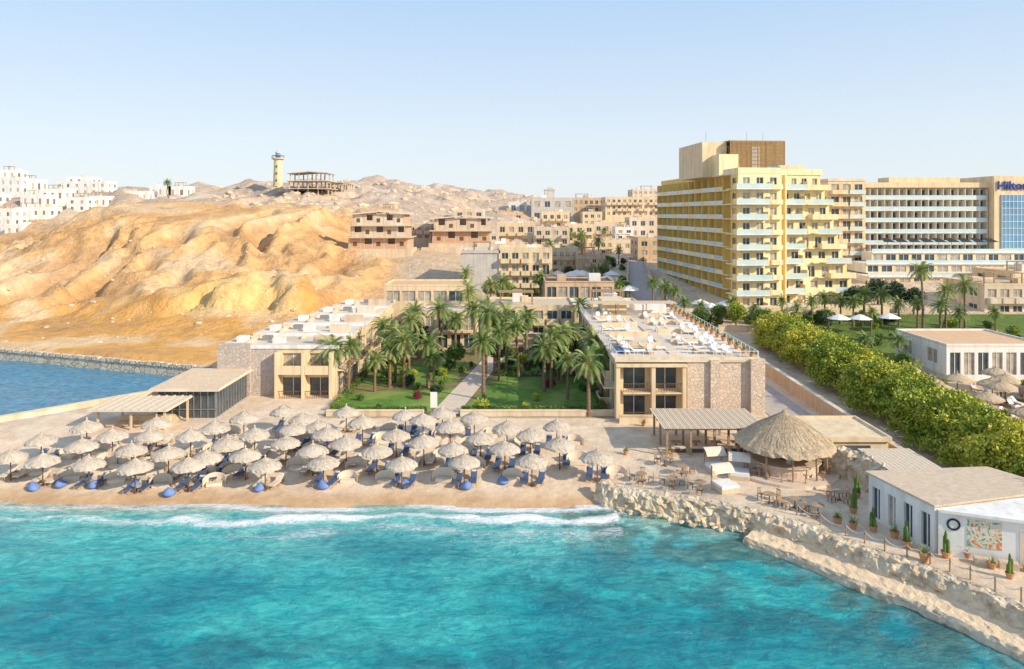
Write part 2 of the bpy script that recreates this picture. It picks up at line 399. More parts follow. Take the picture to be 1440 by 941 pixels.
mt,nt,b=new_mat('sea_water'); N,L=nt.nodes,nt.links
vc=N.new('ShaderNodeVertexColor'); vc.layer_name='Col'
g=N.new('ShaderNodeNewGeometry'); mp=N.new('ShaderNodeMapping'); mp.inputs['Scale'].default_value=(.5,1,1); mp.inputs['Rotation'].default_value=(0,0,.12)
L.new(g.outputs['Position'],mp.inputs['Vector'])
nA=N.new('ShaderNodeTexNoise'); nA.inputs['Scale'].default_value=1.5; nA.inputs['Detail'].default_value=9; nA.inputs['Roughness'].default_value=.7; nA.inputs['Distortion'].default_value=.8
L.new(mp.outputs[0],nA.inputs['Vector'])
r=N.new('ShaderNodeValToRGB'); r.color_ramp.elements[0].position=.38; r.color_ramp.elements[1].position=.64
r.color_ramp.elements[0].color=(.45,.72,.80,1); r.color_ramp.elements[1].color=(1.9,1.26,1.18,1)
L.new(nA.outputs['Fac'],r.inputs['Fac'])
mx=N.new('ShaderNodeMix'); mx.data_type='RGBA'; mx.blend_type='MULTIPLY'; mx.inputs[0].default_value=1
L.new(vc.outputs['Color'],mx.inputs[6]); L.new(r.outputs['Color'],mx.inputs[7])
nF=N.new('ShaderNodeTexNoise'); nF.inputs['Scale'].default_value=2.3; nF.inputs['Detail'].default_value=9; nF.inputs['Roughness'].default_value=.8; nF.inputs['Distortion'].default_value=1.4
L.new(mp.outputs[0],nF.inputs['Vector'])
ad=N.new('ShaderNodeMath'); ad.operation='ADD'; L.new(vc.outputs['Alpha'],ad.inputs[0]); L.new(nF.outputs['Fac'],ad.inputs[1])
mr=N.new('ShaderNodeMapRange'); mr.inputs[1].default_value=.79; mr.inputs[2].default_value=1.06
L.new(ad.outputs[0],mr.inputs[0])
m2=N.new('ShaderNodeMix'); m2.data_type='RGBA'; L.new(mr.outputs[0],m2.inputs[0]); L.new(mx.outputs[2],m2.inputs[6]); m2.inputs[7].default_value=(.85,.86,.86,1)
L.new(m2.outputs[2],b.inputs['Base Color'])
rr=N.new('ShaderNodeMapRange'); rr.inputs[3].default_value=.12; rr.inputs[4].default_value=.8; L.new(mr.outputs[0],rr.inputs[0]); L.new(rr.outputs[0],b.inputs['Roughness'])
b.inputs['IOR'].default_value=1.33
nB=N.new('ShaderNodeTexNoise'); nB.inputs['Scale'].default_value=2.2; nB.inputs['Detail'].default_value=8; nB.inputs['Roughness'].default_value=.65; nB.inputs['Distortion'].default_value=.5
L.new(mp.outputs[0],nB.inputs['Vector'])
bp=N.new('ShaderNodeBump'); bp.inputs['Strength'].default_value=.85; bp.inputs['Distance'].default_value=.45
L.new(nB.outputs['Fac'],bp.inputs['Height']); L.new(bp.outputs['Normal'],b.inputs['Normal'])
me.materials.append(mt); inst('sea_water',me,(0,0,0))

# ------------------------------------------------------------------ building helpers
def facade(T,o,u,W,z0,floors,fh,bays,wallm,ww=.62,sill=.9,head=2.4,t=.3,ext=0,frame=True,door=False):
    bw=W/bays
    for f in range(floors):
        z=z0+f*fh; s=(.12 if door else sill)
        T.ob('walls',wallm,o,u,-ext,W+ext,0,t,z,z+s)
        T.ob('walls',wallm,o,u,-ext,W+ext,0,t,z+head,z+fh)
        w=bw*ww
        for i in range(bays+1):
            a0=-ext if i==0 else (i-.5)*bw+w/2
            a1=W+ext if i==bays else (i+.5)*bw-w/2
            T.ob('walls',wallm,o,u,a0,a1,0,t,z+s,z+head)
        for i in range(bays):
            c=(i+.5)*bw
            T.ob('windows',M_glass if random.random()<.5 else M_curtain,o,u,c-w/2,c+w/2,0,.04,z+s,z+head)
            if frame:
                T.ob('window_frames',M_frame,o,u,c-.04,c+.04,.04,.10,z+s,z+head)
                T.ob('window_frames',M_frame,o,u,c-w/2,c+w/2,.04,.09,z+head-.1,z+head)
def balcony(T,o,u,a0,a1,b0,dep,z,kind='solid',m=None,sides=True):
    m=m or M_cream
    T.ob('balconies',m,o,u,a0,a1,b0,b0+dep,z-.18,z)
    if kind=='solid':
        T.ob('balconies',m,o,u,a0,a1,b0+dep-.12,b0+dep-.002,z,z+.95)
        if sides:
            T.ob('balconies',m,o,u,a0+.002,a0+.12,b0,b0+dep-.12,z,z+.95); T.ob('balconies',m,o,u,a1-.12,a1-.002,b0,b0+dep-.12,z,z+.95)
    elif kind=='glass':
        T.ob('balcony_glass',M_railg,o,u,a0+.03,a1-.03,b0+dep-.06,b0+dep-.03,z,z+.95)
        T.ob('balconies',m,o,u,a0,a1,b0+dep-.09,b0+dep,z+.95,z+1.02)
    else:
        T.ob('balcony_rails',M_dwood,o,u,a0,a1,b0+dep-.08,b0+dep-.02,z+.95,z+1.02)
        n=max(2,int((a1-a0)/.3))
        for i in range(n+1):
            a=a0+(a1-a0-.05)*i/n
            T.ob('balcony_rails',M_dwood,o,u,a,a+.04,b0+dep-.07,b0+dep-.03,z,z+.95)
def parapet(T,x0,x1,y0,y1,z,h,t,m):
    T.box('parapet',m,x0,x1,y0,y0+t,z,z+h); T.box('parapet',m,x0,x1,y1-t,y1,z,z+h)
    T.box('parapet',m,x0,x0+t,y0+t,y1-t,z,z+h); T.box('parapet',m,x1-t,x1,y0+t,y1-t,z,z+h)
def block(name,px0,px1,pyt,pyb,Yd,dep,floors,bays,wall,sb=2,balc=None,par=.5,roofm=None,extras=0,found=4,ww=.5,t=.25,door=False,awn=False):
    x0,x1=wx(px0,Yd),wx(px1,Yd); z0,z1=wz(pyb,Yd),wz(pyt,Yd)
    T=Thing(name,(x0,Yd,z0)); W=x1-x0; hh=z1-z0; fh=(hh-.001)/floors
    T.box('core',wall,0,W,0,dep,-found,hh)
    T.box('roof',roofm or M_roof,-t,W+t,-t,dep,hh,hh+.12)
    parapet(T,-t,W+t,-t,dep,hh+.12,par,.2,wall)
    T.ob('walls',wall,(0,0),(1,0),-t,W+t,0,t,-found,0)
    if bays:
        facade(T,(0,0),(1,0),W,0,floors,fh,bays,wall,ww,fh*.3,fh*.8,t,ext=t,door=door)
    if sb:
        facade(T,(0,dep),(0,-1),dep,0,floors,fh,sb,wall,.4,fh*.3,fh*.8,t)
        facade(T,(W,0),(0,1),dep,0,floors,fh,sb,wall,.4,fh*.3,fh*.8,t)
    if balc and bays:
        bw=W/bays
        for f in range(1 if floors>1 else 0,floors):
            for i in range(bays):
                if random.random()<.85: balcony(T,(0,0),(1,0),i*bw+bw*.08,(i+1)*bw-bw*.08,t,1.2,f*fh+.02,balc,wall)
    for k in range(extras):
        ex=random.uniform(.1,.7)*W; ey=random.uniform(.2,.6)*dep; s=random.uniform(1.2,2.6)
        T.box('roof_structures',random.choice([M_white,M_beige,wall]),ex,ex+s,ey,ey+s,hh+.12,hh+.12+random.uniform(.9,2.2))
        T.tube('roof_structures',M_metal,(ex+s*.5,ey+s+.4,hh+.12),(ex+s*.5,ey+s+.4,hh+2.6),.05)
    if extras and random.random()<.5:   # timber roof pergola
        a=random.uniform(.05,.4)*W; b2=a+min(W*.45,6)
        for xx in (a,b2-.2):
            for yy in (.6,3.8): T.box('roof_pergola',M_wood,xx,xx+.2,yy,yy+.2,hh+.12,hh+2.5)
        for i in range(8): T.box('roof_pergola',M_wood,a-.2,b2+.2,.5+i*.48,.64+i*.48,hh+2.5,hh+2.65)
    return T.finish()

# ------------------------------------------------------------------ hotel tower
def tower():
    T=Thing('hotel_tower',(49.5,150,5.2),math.atan(.1)); fh=3.1; NF=9; Ld=57; t=.3
    for i in range(NF):
        Wf=24-i*1.0; z=i*fh
        T.box('core',M_yellow,0,Wf,0,Ld,z if i else -4,z+fh)
        facade(T,(0,Ld),(0,-1),Ld,z,1,fh,13,M_yellow,.6,.9,2.5,t,door=True)  # left side in deeper yellow: shade and warm bounce put into the colour
        T.ob('balconies',M_yellow2,(0,Ld),(0,-1),0,Ld-6,t,t+1.5,z-.12,z+.10)
        for k in range(12):
            a=k*Ld/13
            T.ob('balconies',M_yellow,(0,Ld),(0,-1),a+.1,a+.3,t,t+1.4,z+.1,z+fh-.12)
            if k<11: T.ob('balcony_glass',M_railg if (k+i)%3 else M_yellow2,(0,Ld),(0,-1),a+.3,a+Ld/13+.1,t+1.38,t+1.46,z+.1,z+.95)
        facade(T,(0,0),(1,0),Wf,z,1,fh,7,M_yellow2,.5,.9,2.4,t,ext=.001,door=(i%2==0))  # front in paler yellow: its stronger light put into the colour
        facade(T,(Wf,0),(0,1),Ld,z,1,fh,12,M_yellow,.5,.9,2.4,t)
        if i<NF-1: T.box('terraces',M_yellow2,Wf-1.0,Wf+t,-t,Ld,z+fh,z+fh+.9)
        T.box('core',M_yellow,-3.2,5.5,-3.5,0 if i else -.001,z,z+fh)
        facade(T,(-3.2,-3.5),(1,0),8.7,z,1,fh,3,M_yellow2,.5,.9,2.4,t,ext=t,door=True)
        facade(T,(-3.2,0),(0,-1),3.5,z,1,fh,1,M_yellow,.6,.9,2.4,t)
        off=(i%3)*.5
        balcony(T,(-3.2,-3.5),(1,0),-1.4,5.2+off,t,1.9,z+.05,'glass',M_white)
        T.ob('balconies',M_yellow2,(-3.2,-3.5),(1,0),5.2+off,5.5+off,t,t+1.9,z-.1,z+1.5)
        T.ob('balconies',M_yellow2,(-3.2,-3.5),(1,0),-1.4,-1.2,t,t+1.9,z+.05,z+1.1)
        T.ob('balconies',M_yellow2,(-3.2,-3.5),(1,0),6.6,8.9,t,t+.9,z-.1,z+.9)
        T.ob('balconies',M_yellow2,(-3.2,0),(0,-1),.2,5.2,t,t+1.2,z-.1,z+.10)
        balcony(T,(0,0),(1,0),7.6,11.2+off,t,2.0,z+.05,'glass',M_white)
        T.ob('balconies',M_yellow2,(0,0),(1,0),11.2+off,11.5+off,t,t+2.0,z-.1,z+1.7)
        T.ob('balconies',M_yellow2,(0,0),(1,0),7.2,7.55,t,t+2.2,z-.1,z+fh-.12)
        balcony(T,(0,0),(1,0),Wf-4.4,Wf+1.2,t,1.7,z+.05,'glass' if i%2 else 'solid',M_yellow2)
        T.ob('balconies',M_yellow2,(0,0),(1,0),Wf-6.8,Wf-4.6,t,t+.8,z-.1,z+.12)
    zt=NF*fh; Wt=16
    T.box('roof',M_roof,-3.5,5.8,-3.8,Ld*.16,zt,zt+.2); T.box('roof',M_roof,5.8,Wt+.3,-.3,Ld*.16,zt,zt+.2)
    T.box('roof',M_roof,-.3,Wt+.3,Ld*.16,Ld,zt,zt+.2)
    T.box('parapet',M_yellow2,-3.5,5.8,-3.8,-3.6,zt+.2,zt+1.3); T.box('parapet',M_yellow2,-3.5,-3.3,-3.6,4,zt+.2,zt+1.3)
    T.box('parapet',M_yellow,-.5,-.3,4,Ld,zt,zt+1.2); T.box('parapet',M_yellow2,5.8,Wt+.5,-.5,-.3,zt,zt+1.2); T.box('parapet',M_yellow,Wt+.3,Wt+.5,-.3,Ld,zt,zt+1.2)
    T.box('penthouse',M_cream,-4.4,1.4,14,30,zt+.2,zt+8.3)
    T.box('penthouse',M_yellow2,-2,2.5,10,14,zt+.2,zt+5.2)
    for i in range(44):
        a=1.5+i*.3
        T.box('roof_lattice',M_lattice,a,a+.15,12.0,12.12,zt+1.2,zt+8.4)
    for i in range(44):
        a=12.4+i*.3
        T.box('roof_lattice',M_lattice,14.6,14.72,a,a+.15,zt+1.2,zt+8.4)
    for i in range(9):
        T.box('roof_lattice',M_lattice,1.4,14.6,12.13,12.22,zt+1.2+i*.88,zt+1.4+i*.88)
    for i in range(4):
        for yy in (12.3,25.8): T.box('roof_lattice',M_dwood,1.5+i*4.25,1.75+i*4.25,yy,yy+.25,zt+.2,zt+8.4)
    T.box('roof_lattice',M_lattice,1.4,14.6,12.3,25.5,zt+8.4,zt+8.6)
    T.box('penthouse',M_tan,3.0,9,17,26,zt+.2,zt+7.6)
    T.box('roof_structures',M_cream,9,15,4,9,zt+.2,zt+2.4); T.box('roof_structures',M_bglass,6,9,3,5,zt+.2,zt+2.0)
    for x in (8,12,-2): T.tube('antennas',M_metal,(x,18,zt+8),(x,18,zt+11),.05)
    T.box('podium',M_cream,-6,27,-7.5,-4,-4,.9); T.box('podium',M_cream,-6,-1.8,-4,20,-4,.9)
    T.finish()
tower()

def hotel2():
    T=Thing('resort_hotel_building',(86,196,10.5),0); t=.3
    T.box('core',M_cream,0,9.5,-3,16,-4,23.2)
    facade(T,(0,-3),(1,0),9.5,0,7,3.3,3,M_cream,.65,.9,2.6,t,ext=t,door=True)
    facade(T,(0,16),(0,-1),19,0,7,3.3,4,M_cream,.5,.9,2.6,t)
    for f in range(7):
        balcony(T,(0,-3),(1,0),.2,4.4,t,1.5,f*3.3+.03,'solid',M_cream); balcony(T,(0,-3),(1,0),5.0,9.4,t,1.2,f*3.3+.03,'glass',M_cream)
    T.box('roof',M_roof,-.4,10,-3.4,16,23.2,23.9)
    T.box('core',M_grey,9.51,44,0,16,-4,21.5)
    facade(T,(9.8,0),(1,0),34,0,7,3.07,17,M_cream,.8,.5,2.6,t)
    for f in range(7):
        z=f*3.07
        T.ob('balconies',M_white,(9.8,0),(1,0),0,34,t,t+1.6,z-.2,z+.02)
        T.ob('balcony_glass',M_railg,(9.8,0),(1,0),.1,34,t+1.5,t+1.55,z+.02,z+1.0)
        for k in range(18): T.ob('balconies',M_white,(9.8,0),(1,0),k*2,k*2+.12,t,t+1.45,z+.02,z+2.87)
    T.box('roof',M_cream,9.8,44.2,-2.2,16,21.5,22.9)
    T.box('roof_structures',M_cream,20,40,4,10,22.9,24.6)
    T.box('core',M_cream,44.2,75,-4,16,-4,24.6)
    T.box('windows',M_bglass,46,53.5,-4.25,-4.001,5,19.5)
    for k in range(8): T.box('window_frames',M_frame,46+k*1.05,46.1+k*1.05,-4.33,-4.255,5,19.5)
    for k in range(9): T.box('window_frames',M_frame,46,53.5,-4.40,-4.335,5+k*1.8,5.12+k*1.8)
    facade(T,(55,-4),(1,0),20,0,7,3.3,8,M_cream,.5,.9,2.6,.2)
    for k,(a,bb,zz) in enumerate([(2,-20,-1),(4,-15,1.8),(8,-10,4.4)]):
        T.box('podium',M_white,a,75,bb,-4.6,zz-3 if k==0 else zz-2.5,zz)
        facade(T,(a,bb),(1,0),75-a,zz-2.45,1,2.3,20,M_cream,.75,.3,1.9,.2)
        T.box('balcony_glass',M_railg,a,75,bb-.22,bb-.16,zz,zz+.8)
        T.box('podium',M_white,a,75,bb-.6,bb-.24,zz-.3,zz+.05)
    for k in range(9):
        x=12+k*3.4
        T.add('parasols',M_black,[(x,-8.8,6.9),(x+3.1,-8.8,6.9),(x+2.4,-6,7.9),(x+.5,-6,7.9)],[(0,1,2,3)])
        T.box('parasols',M_metal,x+1.5,x+1.6,-7.5,-7.4,4.4,7.2)
    T.finish()
    cu=bpy.data.curves.new('hotel_sign','FONT'); cu.body='Hilton'; cu.size=3.3; cu.extrude=.12; cu.offset=.03
    cu.materials.append(mat('sign_blue',(.02,.06,.34),(.02,.05,.28),1,.4))
    o=bpy.data.objects.new('hotel_sign',cu); SC.collection.objects.link(o); o.location=(86+44.8,191.7,10.5+20.9); o.rotation_euler=(math.pi/2,0,0)
hotel2()

# ------------------------------------------------------------------ near wings
def right_wing():
    T=Thing('stone_hotel_wing',(0,0,0)); z0=1.4; fh=3.25; zt=7.9
    T.box('core',M_cream,12.3,27.4,82.4,126,z0-1,zt)
    facade(T,(12.3,82.4),(1,0),7.2,z0,2,fh,2,M_cream,.7,.9,2.6,.4,door=True,ext=.001)
    for f in (0,1):
        for k in (0,1): balcony(T,(12.3,82.4),(1,0),.3+k*3.7,3.4+k*3.7,.4,1.5,z0+f*fh+.05,'bars',M_cream)
    for a in (-.5,3.5,7.0): T.ob('columns',M_cream,(12.3,82.4),(1,0),a,a+.45,.4,1.95,z0,zt-.3)
    T.ob('walls',M_cream,(12.3,82.4),(1,0),-.5,7.5,.4,2.1,zt-.3,zt)
    facade(T,(12.3,126),(0,-1),43.6,z0,2,fh,10,M_cream,.65,.9,2.6,.3,door=True)
    for f in (0,1):
        for k in range(10): balcony(T,(12.3,126),(0,-1),k*4.36+.5,k*4.36+3.8,.3,1.3,z0+f*fh+.05,'bars' if k%2 else 'solid',M_cream)
    T.box('stone_walls',M_stone,19.95,27.95,80.9,82.39,z0-1,zt+.2)
    T.box('stone_walls',M_stone,22.5,23.6,80.5,80.89,z0-1,zt+.5)
    T.box('stone_walls',M_stone,27.41,28.0,82.4,100,z0-1,zt+.2)
    T.box('walls',M_beige,27.41,27.9,100,126,z0-1,zt)
    T.box('stone_walls',M_stone,27.0,28.6,80.3,80.88,z0-1,zt+.6)
    for k in range(9): T.ob('windows',M_glass,(28.0,84),(0,1),k*1.9,k*1.9+.8,0.01,.06,z0+4,z0+5.6)
    T.box('roof',M_roof,11.7,28.1,80.7,126.2,zt+.2,zt+.45)
    T.box('roof',M_roof,12.3,19.94,82.39,100,zt,zt+.2)
    T.box('parapet',M_cream,11.7,28.1,80.7,80.95,zt+.45,zt+.75)
    for (ax,ay),(bx,by) in (((11.8,80.8),(11.8,126)),((28,80.8),(28,126))):
        n=30
        for i in range(n+1):
            y=ay+(by-ay)*i/n; T.box('roof_rail',M_frame,ax-.03,ax+.03,y-.03,y+.03,zt+.45,zt+1.4)
        T.box('roof_rail',M_frame,ax-.03,ax+.03,ay,by,zt+1.4,zt+1.45)
    for i in range(17):
        T.box('roof_rail',M_frame,11.9+i,11.95+i,80.78,80.84,zt+.75,zt+1.4)
    T.box('roof_rail',M_frame,11.8,28,80.78,80.84,zt+1.4,zt+1.45)
    T.box('roof_structures',M_cream,15,19,118,124,zt+.45,zt+2.6); T.box('roof_structures',M_white,20.5,25.8,119,124,zt+.45,zt+1.8)
    for y in (88,96,104,111):
        T.box('roof_structures',M_cream,13.2,18.4,y,y+.3,zt+.45,zt+1.1)
        T.box('roof_structures',M_cream,20.2,25.6,y+2.5,y+2.8,zt+.45,zt+1.1)
        T.box('roof_structures',M_dwood,14,15.2,y+1,y+1.8,zt+.45,zt+.85); T.box('roof_structures',M_black,22,22.9,y+3.6,y+4.4,zt+.45,zt+.9)
    for i in range(4): T.box('roof_structures',M_woodl,12.4+i*.1,26.5,114.0+i*.9,114.5+i*.9,zt+2.6,zt+2.7)
    for x in (12.8,17,21.5,26): T.box('roof_structures',M_wood,x,x+.15,114.2,114.35,zt+.45,zt+2.6); T.box('roof_structures',M_wood,x,x+.15,117,117.15,zt+.45,zt+2.6)
    T.box('roof_structures',M_pave,18.6,20.0,84,113,zt+.45,zt+.6)
    T.box('roof_structures',M_blue,12.2,14.2,84.6,87,zt+.46,zt+.9)
    T.finish()
right_wing()
def left_wing():
    T=Thing('stepped_hotel_wing',(0,0,0)); z0=1.4; fh=3.25
    for k in range(5):
        y0=92+k*7.2; y1=y0+7.2; xa=-37.4+k*1.9; xb=-23+k*.35; zt=7.7+k*.33; e=.003*k
        T.box('core',M_cream,xa,xb,y0,y1,z0-1,zt)
        T.box('roof',M_roof,xa-.35,xb+.7,y0-.35,y1-.35,zt+e,zt+.28)
        T.box('roof',M_white,xa-.4,xb+.75,y0-.6,y0-.352,zt-.12,zt+.34)
        facade(T,(xb,y0),(0,1),7.2,z0,2,fh,2,M_cream,.7,.9,2.6,.3,door=True)
        for f in (0,1):
            balcony(T,(xb,y0),(0,1),.3,3.4,.3,1.3,z0+f*fh+.05,'bars',M_cream); balcony(T,(xb,y0),(0,1),3.8,6.9,.3,1.3,z0+f*fh+.05,'bars',M_cream)
        T.box('roof_structures',M_white,xa+1,xa+2.3,y0+2,y0+3.2,zt+.28,zt+1.0)
        T.box('roof_structures',M_beige,xb-3,xb-.2,y0+1,y0+1.4,zt+.28,zt+1.3)
        T.box('roof_structures',M_metal,xa+4,xa+5.2,y0+3,y0+4.0,zt+.28,zt+.9)
        T.box('roof_structures',M_white,xa+6,xa+7.5,y0+1.2,y0+2.2,zt+.28,zt+.95)
        T.box('roof_structures',M_beige,xa+3,xa+3.2,y0,y1-1,zt+.28,zt+.75)
        for q in (2.2,5.6,8.9): T.box('roof_structures',M_cream,xa+q,xa+q+.15,y0+4,y0+6,zt+.28,zt+.7)
        T.box('walls',M_stoneg,xa-.3,xa,y0,y1-.01,z0-1,zt-.01)
    T.box('stone_walls',M_stoneg,-37.8,-33.6,91.2,91.99,z0-1,8.2); T.box('stone_walls',M_stoneg,-33.6,-30.0,91.45,91.99,z0-1,7.5)
    facade(T,(-30.0,92),(1,0),7,z0,2,3.1,2,M_cream,.75,.9,2.5,.4,door=True)
    for f in (0,1):
        for k in (0,1): balcony(T,(-30,92),(1,0),.25+k*3.5,3.25+k*3.5,.4,1.5,z0+f*fh+.05,'bars' if f==0 else 'solid',M_cream)
    for a in (-.1,3.3,6.8): T.ob('columns',M_cream,(-30,92),(1,0),a,a+.4,.4,1.95,z0,7.3)
    T.finish()
left_wing()
block('glazed_lounge_building',542,652,403,432,131,10,1,5,M_cream,2,None,.3,M_roofo,ww=.85)
block('garden_hotel_building',578,668,440,490,122,12,2,5,M_cream,2,'bars',.3,ww=.7,door=True,found=2)
block('central_reception_building',688,806,432,478,128,12,2,6,M_cream,2,'solid',.3,M_woodl,extras=2,ww=.7)
block('shade_grey_apartment_side',650,702,356,420,172,16,4,0,M_grey,0,None,.6,extras=1)  # blank side of the balcony block, its shade put into the grey
block('balcony_apartment_building',703,775,352,420,172,14,4,5,M_cream,2,'solid',.6,extras=3,ww=.6,door=True)
for (n,a,b_,t_,bt,Yd,dp,fl,by,m,bl) in [
 ('village_building',752,800,322,372,235,14,4,4,M_beige,'solid'),
 ('village_building',672,742,346,372,215,12,2,5,M_beige,'solid'),
 ('village_building',795,835,318,365,255,14,4,3,M_cream,'solid'),
 ('village_building',748,806,280,312,345,16,2,4,M_grey,None),
 ('village_building',806,850,280,300,350,16,2,6,M_tan,None),
 ('village_building',852,934,279,305,330,16,3,11,M_cream,'solid'),
 ('village_building',886,934,308,335,300,12,2,4,M_beige,None),
 ('village_building',864,900,340,365,250,12,2,3,M_beige,None),
 ('village_building',898,930,337,375,225,14,3,2,M_tan,None),
 ('village_building',836,880,316,340,300,12,2,4,M_beige,'solid'),
 ('village_building',700,752,316,346,260,12,2,4,M_cream,'solid'),
 ('village_building',655,700,330,350,240,10,2,4,M_beige,None),
 ('village_building',820,846,300,318,320,10,2,3,M_cream,None),
 ('village_building',762,800,300,322,300,10,2,4,M_cream,'solid'),
 ('village_building',640,668,322,336,290,10,1,3,M_tan,None),
 ('village_building',700,735,300,314,330,10,1,3,M_tan,None),
 ('village_building',890,925,268,282,400,16,2,5,M_beige,None),
 ('village_building',766,780,268,284,360,5,1,0,M_grey,None),
 ('village_building',776,812,352,388,200,12,3,4,M_cream,'bars'),
 ('village_building',812,850,362,386,195,9,2,4,M_tan,'solid'),
 ('village_building',672,700,300,312,340,8,1,2,M_cream,None),
 ('village_building',735,762,334,352,245,8,2,3,M_cream,None),
 ('village_building',826,862,340,360,245,8,2,4,M_cream,'bars'),
 ('village_building',716,740,286,300,360,8,1,2,M_white,None),
 ('village_building',866,890,322,338,280,8,2,2,M_white,None),
 ('hillside_villa',575,606,318,338,230,9,2,3,M_beige,'solid'),
 ('hillside_villa',530,560,296,308,290,9,1,3,M_tan,None),
 ('hillside_villa',640,680,296,310,300,9,1,3,M_beige,'solid')]:
    block(n,a,b_,t_,bt,Yd,dp,fl,by,m,2 if by else 0,bl,.6,extras=2,found=12,ww=.5)
for (a,b_,t_,bt,Yd,fl,by) in [(-30,30,252,273,345,2,6),(2,22,241,252,355,1,2),(28,50,254,272,350,1,3),(78,150,257,275,350,2,6),(95,128,251,257,356,1,3),
    (58,90,268,284,330,1,3),(160,208,271,285,335,1,5),(211,240,264,278,350,1,3),(236,262,264,279,350,1,2),(-20,18,296,330,290,3,3),(22,68,294,318,300,2,4),(95,122,280,298,315,2,2),(124,150,278,293,322,1,3),(-60,-5,275,298,320,2,4),(30,62,276,292,320,1,3),(8,30,318,334,285,1,2)]:
    block('white_house',a,b_,t_,bt,Yd,9,fl,by,M_white,2,None,.7,M_white,extras=1,found=5,ww=.3)
block('poolside_building',1332,1470,487,528,100,13,1,7,M_white,2,None,.25,M_roofo,ww=.75,found=3,door=True)
block('terraced_villa',1385,1475,402,448,148,14,2,5,M_beige,2,'solid',.4,M_tan,extras=2,found=3,ww=.7)
block('terraced_villa',1425,1480,385,430,160,14,2,4,M_cream,2,'solid',.4,M_tan,extras=1,found=3,ww=.7)
block('boundary_building',1145,1200,355,372,225,10,1,4,M_beige,2,None,.4,found=6)

def skeleton(name,px0,px1,pyt,pyb,Yd,dep,fl,cols,infill):
    x0,x1=wx(px0,Yd),wx(px1,Yd); z0,z1=wz(pyb,Yd),wz(pyt,Yd); W=x1-x0; hh=z1-z0; fh=hh/fl
    T=Thing(name,(x0,Yd,z0))
    T.box('foundation',M_beige,-1.0,W+1.0,-1.5,dep+.5,-8,0)
    if infill: T.box('foundation',M_beige,-3.0,W*.5,-4.0,-1.5,-8,-1.2)
    for f in range(fl):
        z=f*fh
        ins=.6*f
        for i in range(cols):
            for j in range(3):
                cx=ins+(W-2*ins-.4)*i/(cols-1); cy=(dep-.4)*j/2
                T.box('columns',M_conc,cx,cx+.45,cy,cy+.45,z,z+fh-.3)
        if f<fl-1: T.box('floor_slabs',M_conc,ins-.8,W-ins+.8,-1.6,dep+.6,z+fh-.3,z+fh)
        else:
            m_=W/2; a,b2=ins-1.2,W-ins+1.2; zt=z+fh
            for (p,q,zp,zq) in ((a,m_-.1,zt-.5,zt+.25),(m_,b2,zt+.4,zt-.3)):
                T.add('roof',M_cush if infill else M_conc,[(p,-1.2,zp),(q,-1.2,zq),(q,dep+.8,zq),(p,dep+.8,zp),(p,-1.2,zp+.35),(q,-1.2,zq+.35),(q,dep+.8,zq+.35),(p,dep+.8,zp+.35)],T.BF)
        if f<infill:
            for i in range(cols-1):
                ax=ins+(W-2*ins-.4)*i/(cols-1)+.45; bx=ins+(W-2*ins-.4)*(i+1)/(cols-1); w=bx-ax
                m3=M_brick if f==0 else M_beige
                yb=-.05
                if i%2==f%2:
                    T.box('brick_walls',m3,ax,bx,yb,.2,z,z+fh-.3)
                    T.box('windows',M_dwood,ax+w*.3,ax+w*.7,yb-.04,yb-.001,z+.8,z+2)
                else:
                    T.box('brick_walls',m3,ax,bx,yb,.2,z,z+fh*.4)
                    T.box('brick_walls',m3,ax,ax+w*.3,yb,.2,z+fh*.4,z+fh-.3)
            T.box('brick_walls',M_brick,ins+.45,ins+.65,.46,dep,z,z+fh-.31); T.box('brick_walls',M_brick,W-ins-.35,W-ins-.15,.46,dep,z,z+fh-.31)
            T.box('brick_walls',M_beige,ins+1,W-ins-1,2.5,2.7,z,z+fh-.31)
    T.finish()
skeleton('unfinished_brick_house',490,574,300,350,208,11,3,6,3)
skeleton('unfinished_brick_house',608,690,306,342,222,11,2,6,2)
skeleton('unfinished_concrete_frame',404,462,243,276,330,14,3,5,0)
skeleton('unfinished_concrete_frame',462,490,258,270,345,10,1,4,0)

x=wx(391,350); zb=wz(275,350)
T=Thing('lighthouse',(x,350,zb)); hh=wz(222,350)-zb
T.lathe('tower',M_cream,[(2.9,-6),(2.7,0),(2.5,.8),(2.2,hh*.5),(1.9,hh-1.2)],seg=20)
T.lathe('gallery',M_beige,[(2.0,hh-1.2),(3.1,hh-.6),(3.1,hh-.1),(3.0,hh-.1)],seg=20)
for i in range(16):
    a=i*math.pi/8; T.tube('gallery_rail',M_metal,(2.95*math.cos(a),2.95*math.sin(a),hh-.1),(2.95*math.cos(a),2.95*math.sin(a),hh+1),.06)
T.lathe('gallery_rail',M_metal,[(2.98,hh+1),(2.98,hh+1.12),(2.9,hh+1.12)],seg=20)
T.lathe('lantern_room',M_bglass,[(1.2,hh-.1),(1.2,hh+2.2)],seg=12)
T.lathe('lantern_roof',M_grey,[(1.5,hh+2.2),(1.3,hh+2.7),(.5,hh+3.3),(.1,hh+4)],seg=12)
T.box('keepers_base',M_white,-4.5,4,-3.5,4,-6,2.2)
for k in range(4): T.box('windows',M_glass,-.3,.3,-2.62+.1*k,-2.2+.1*k,3.5+k*3.4,4.5+k*3.4)
T.finish()

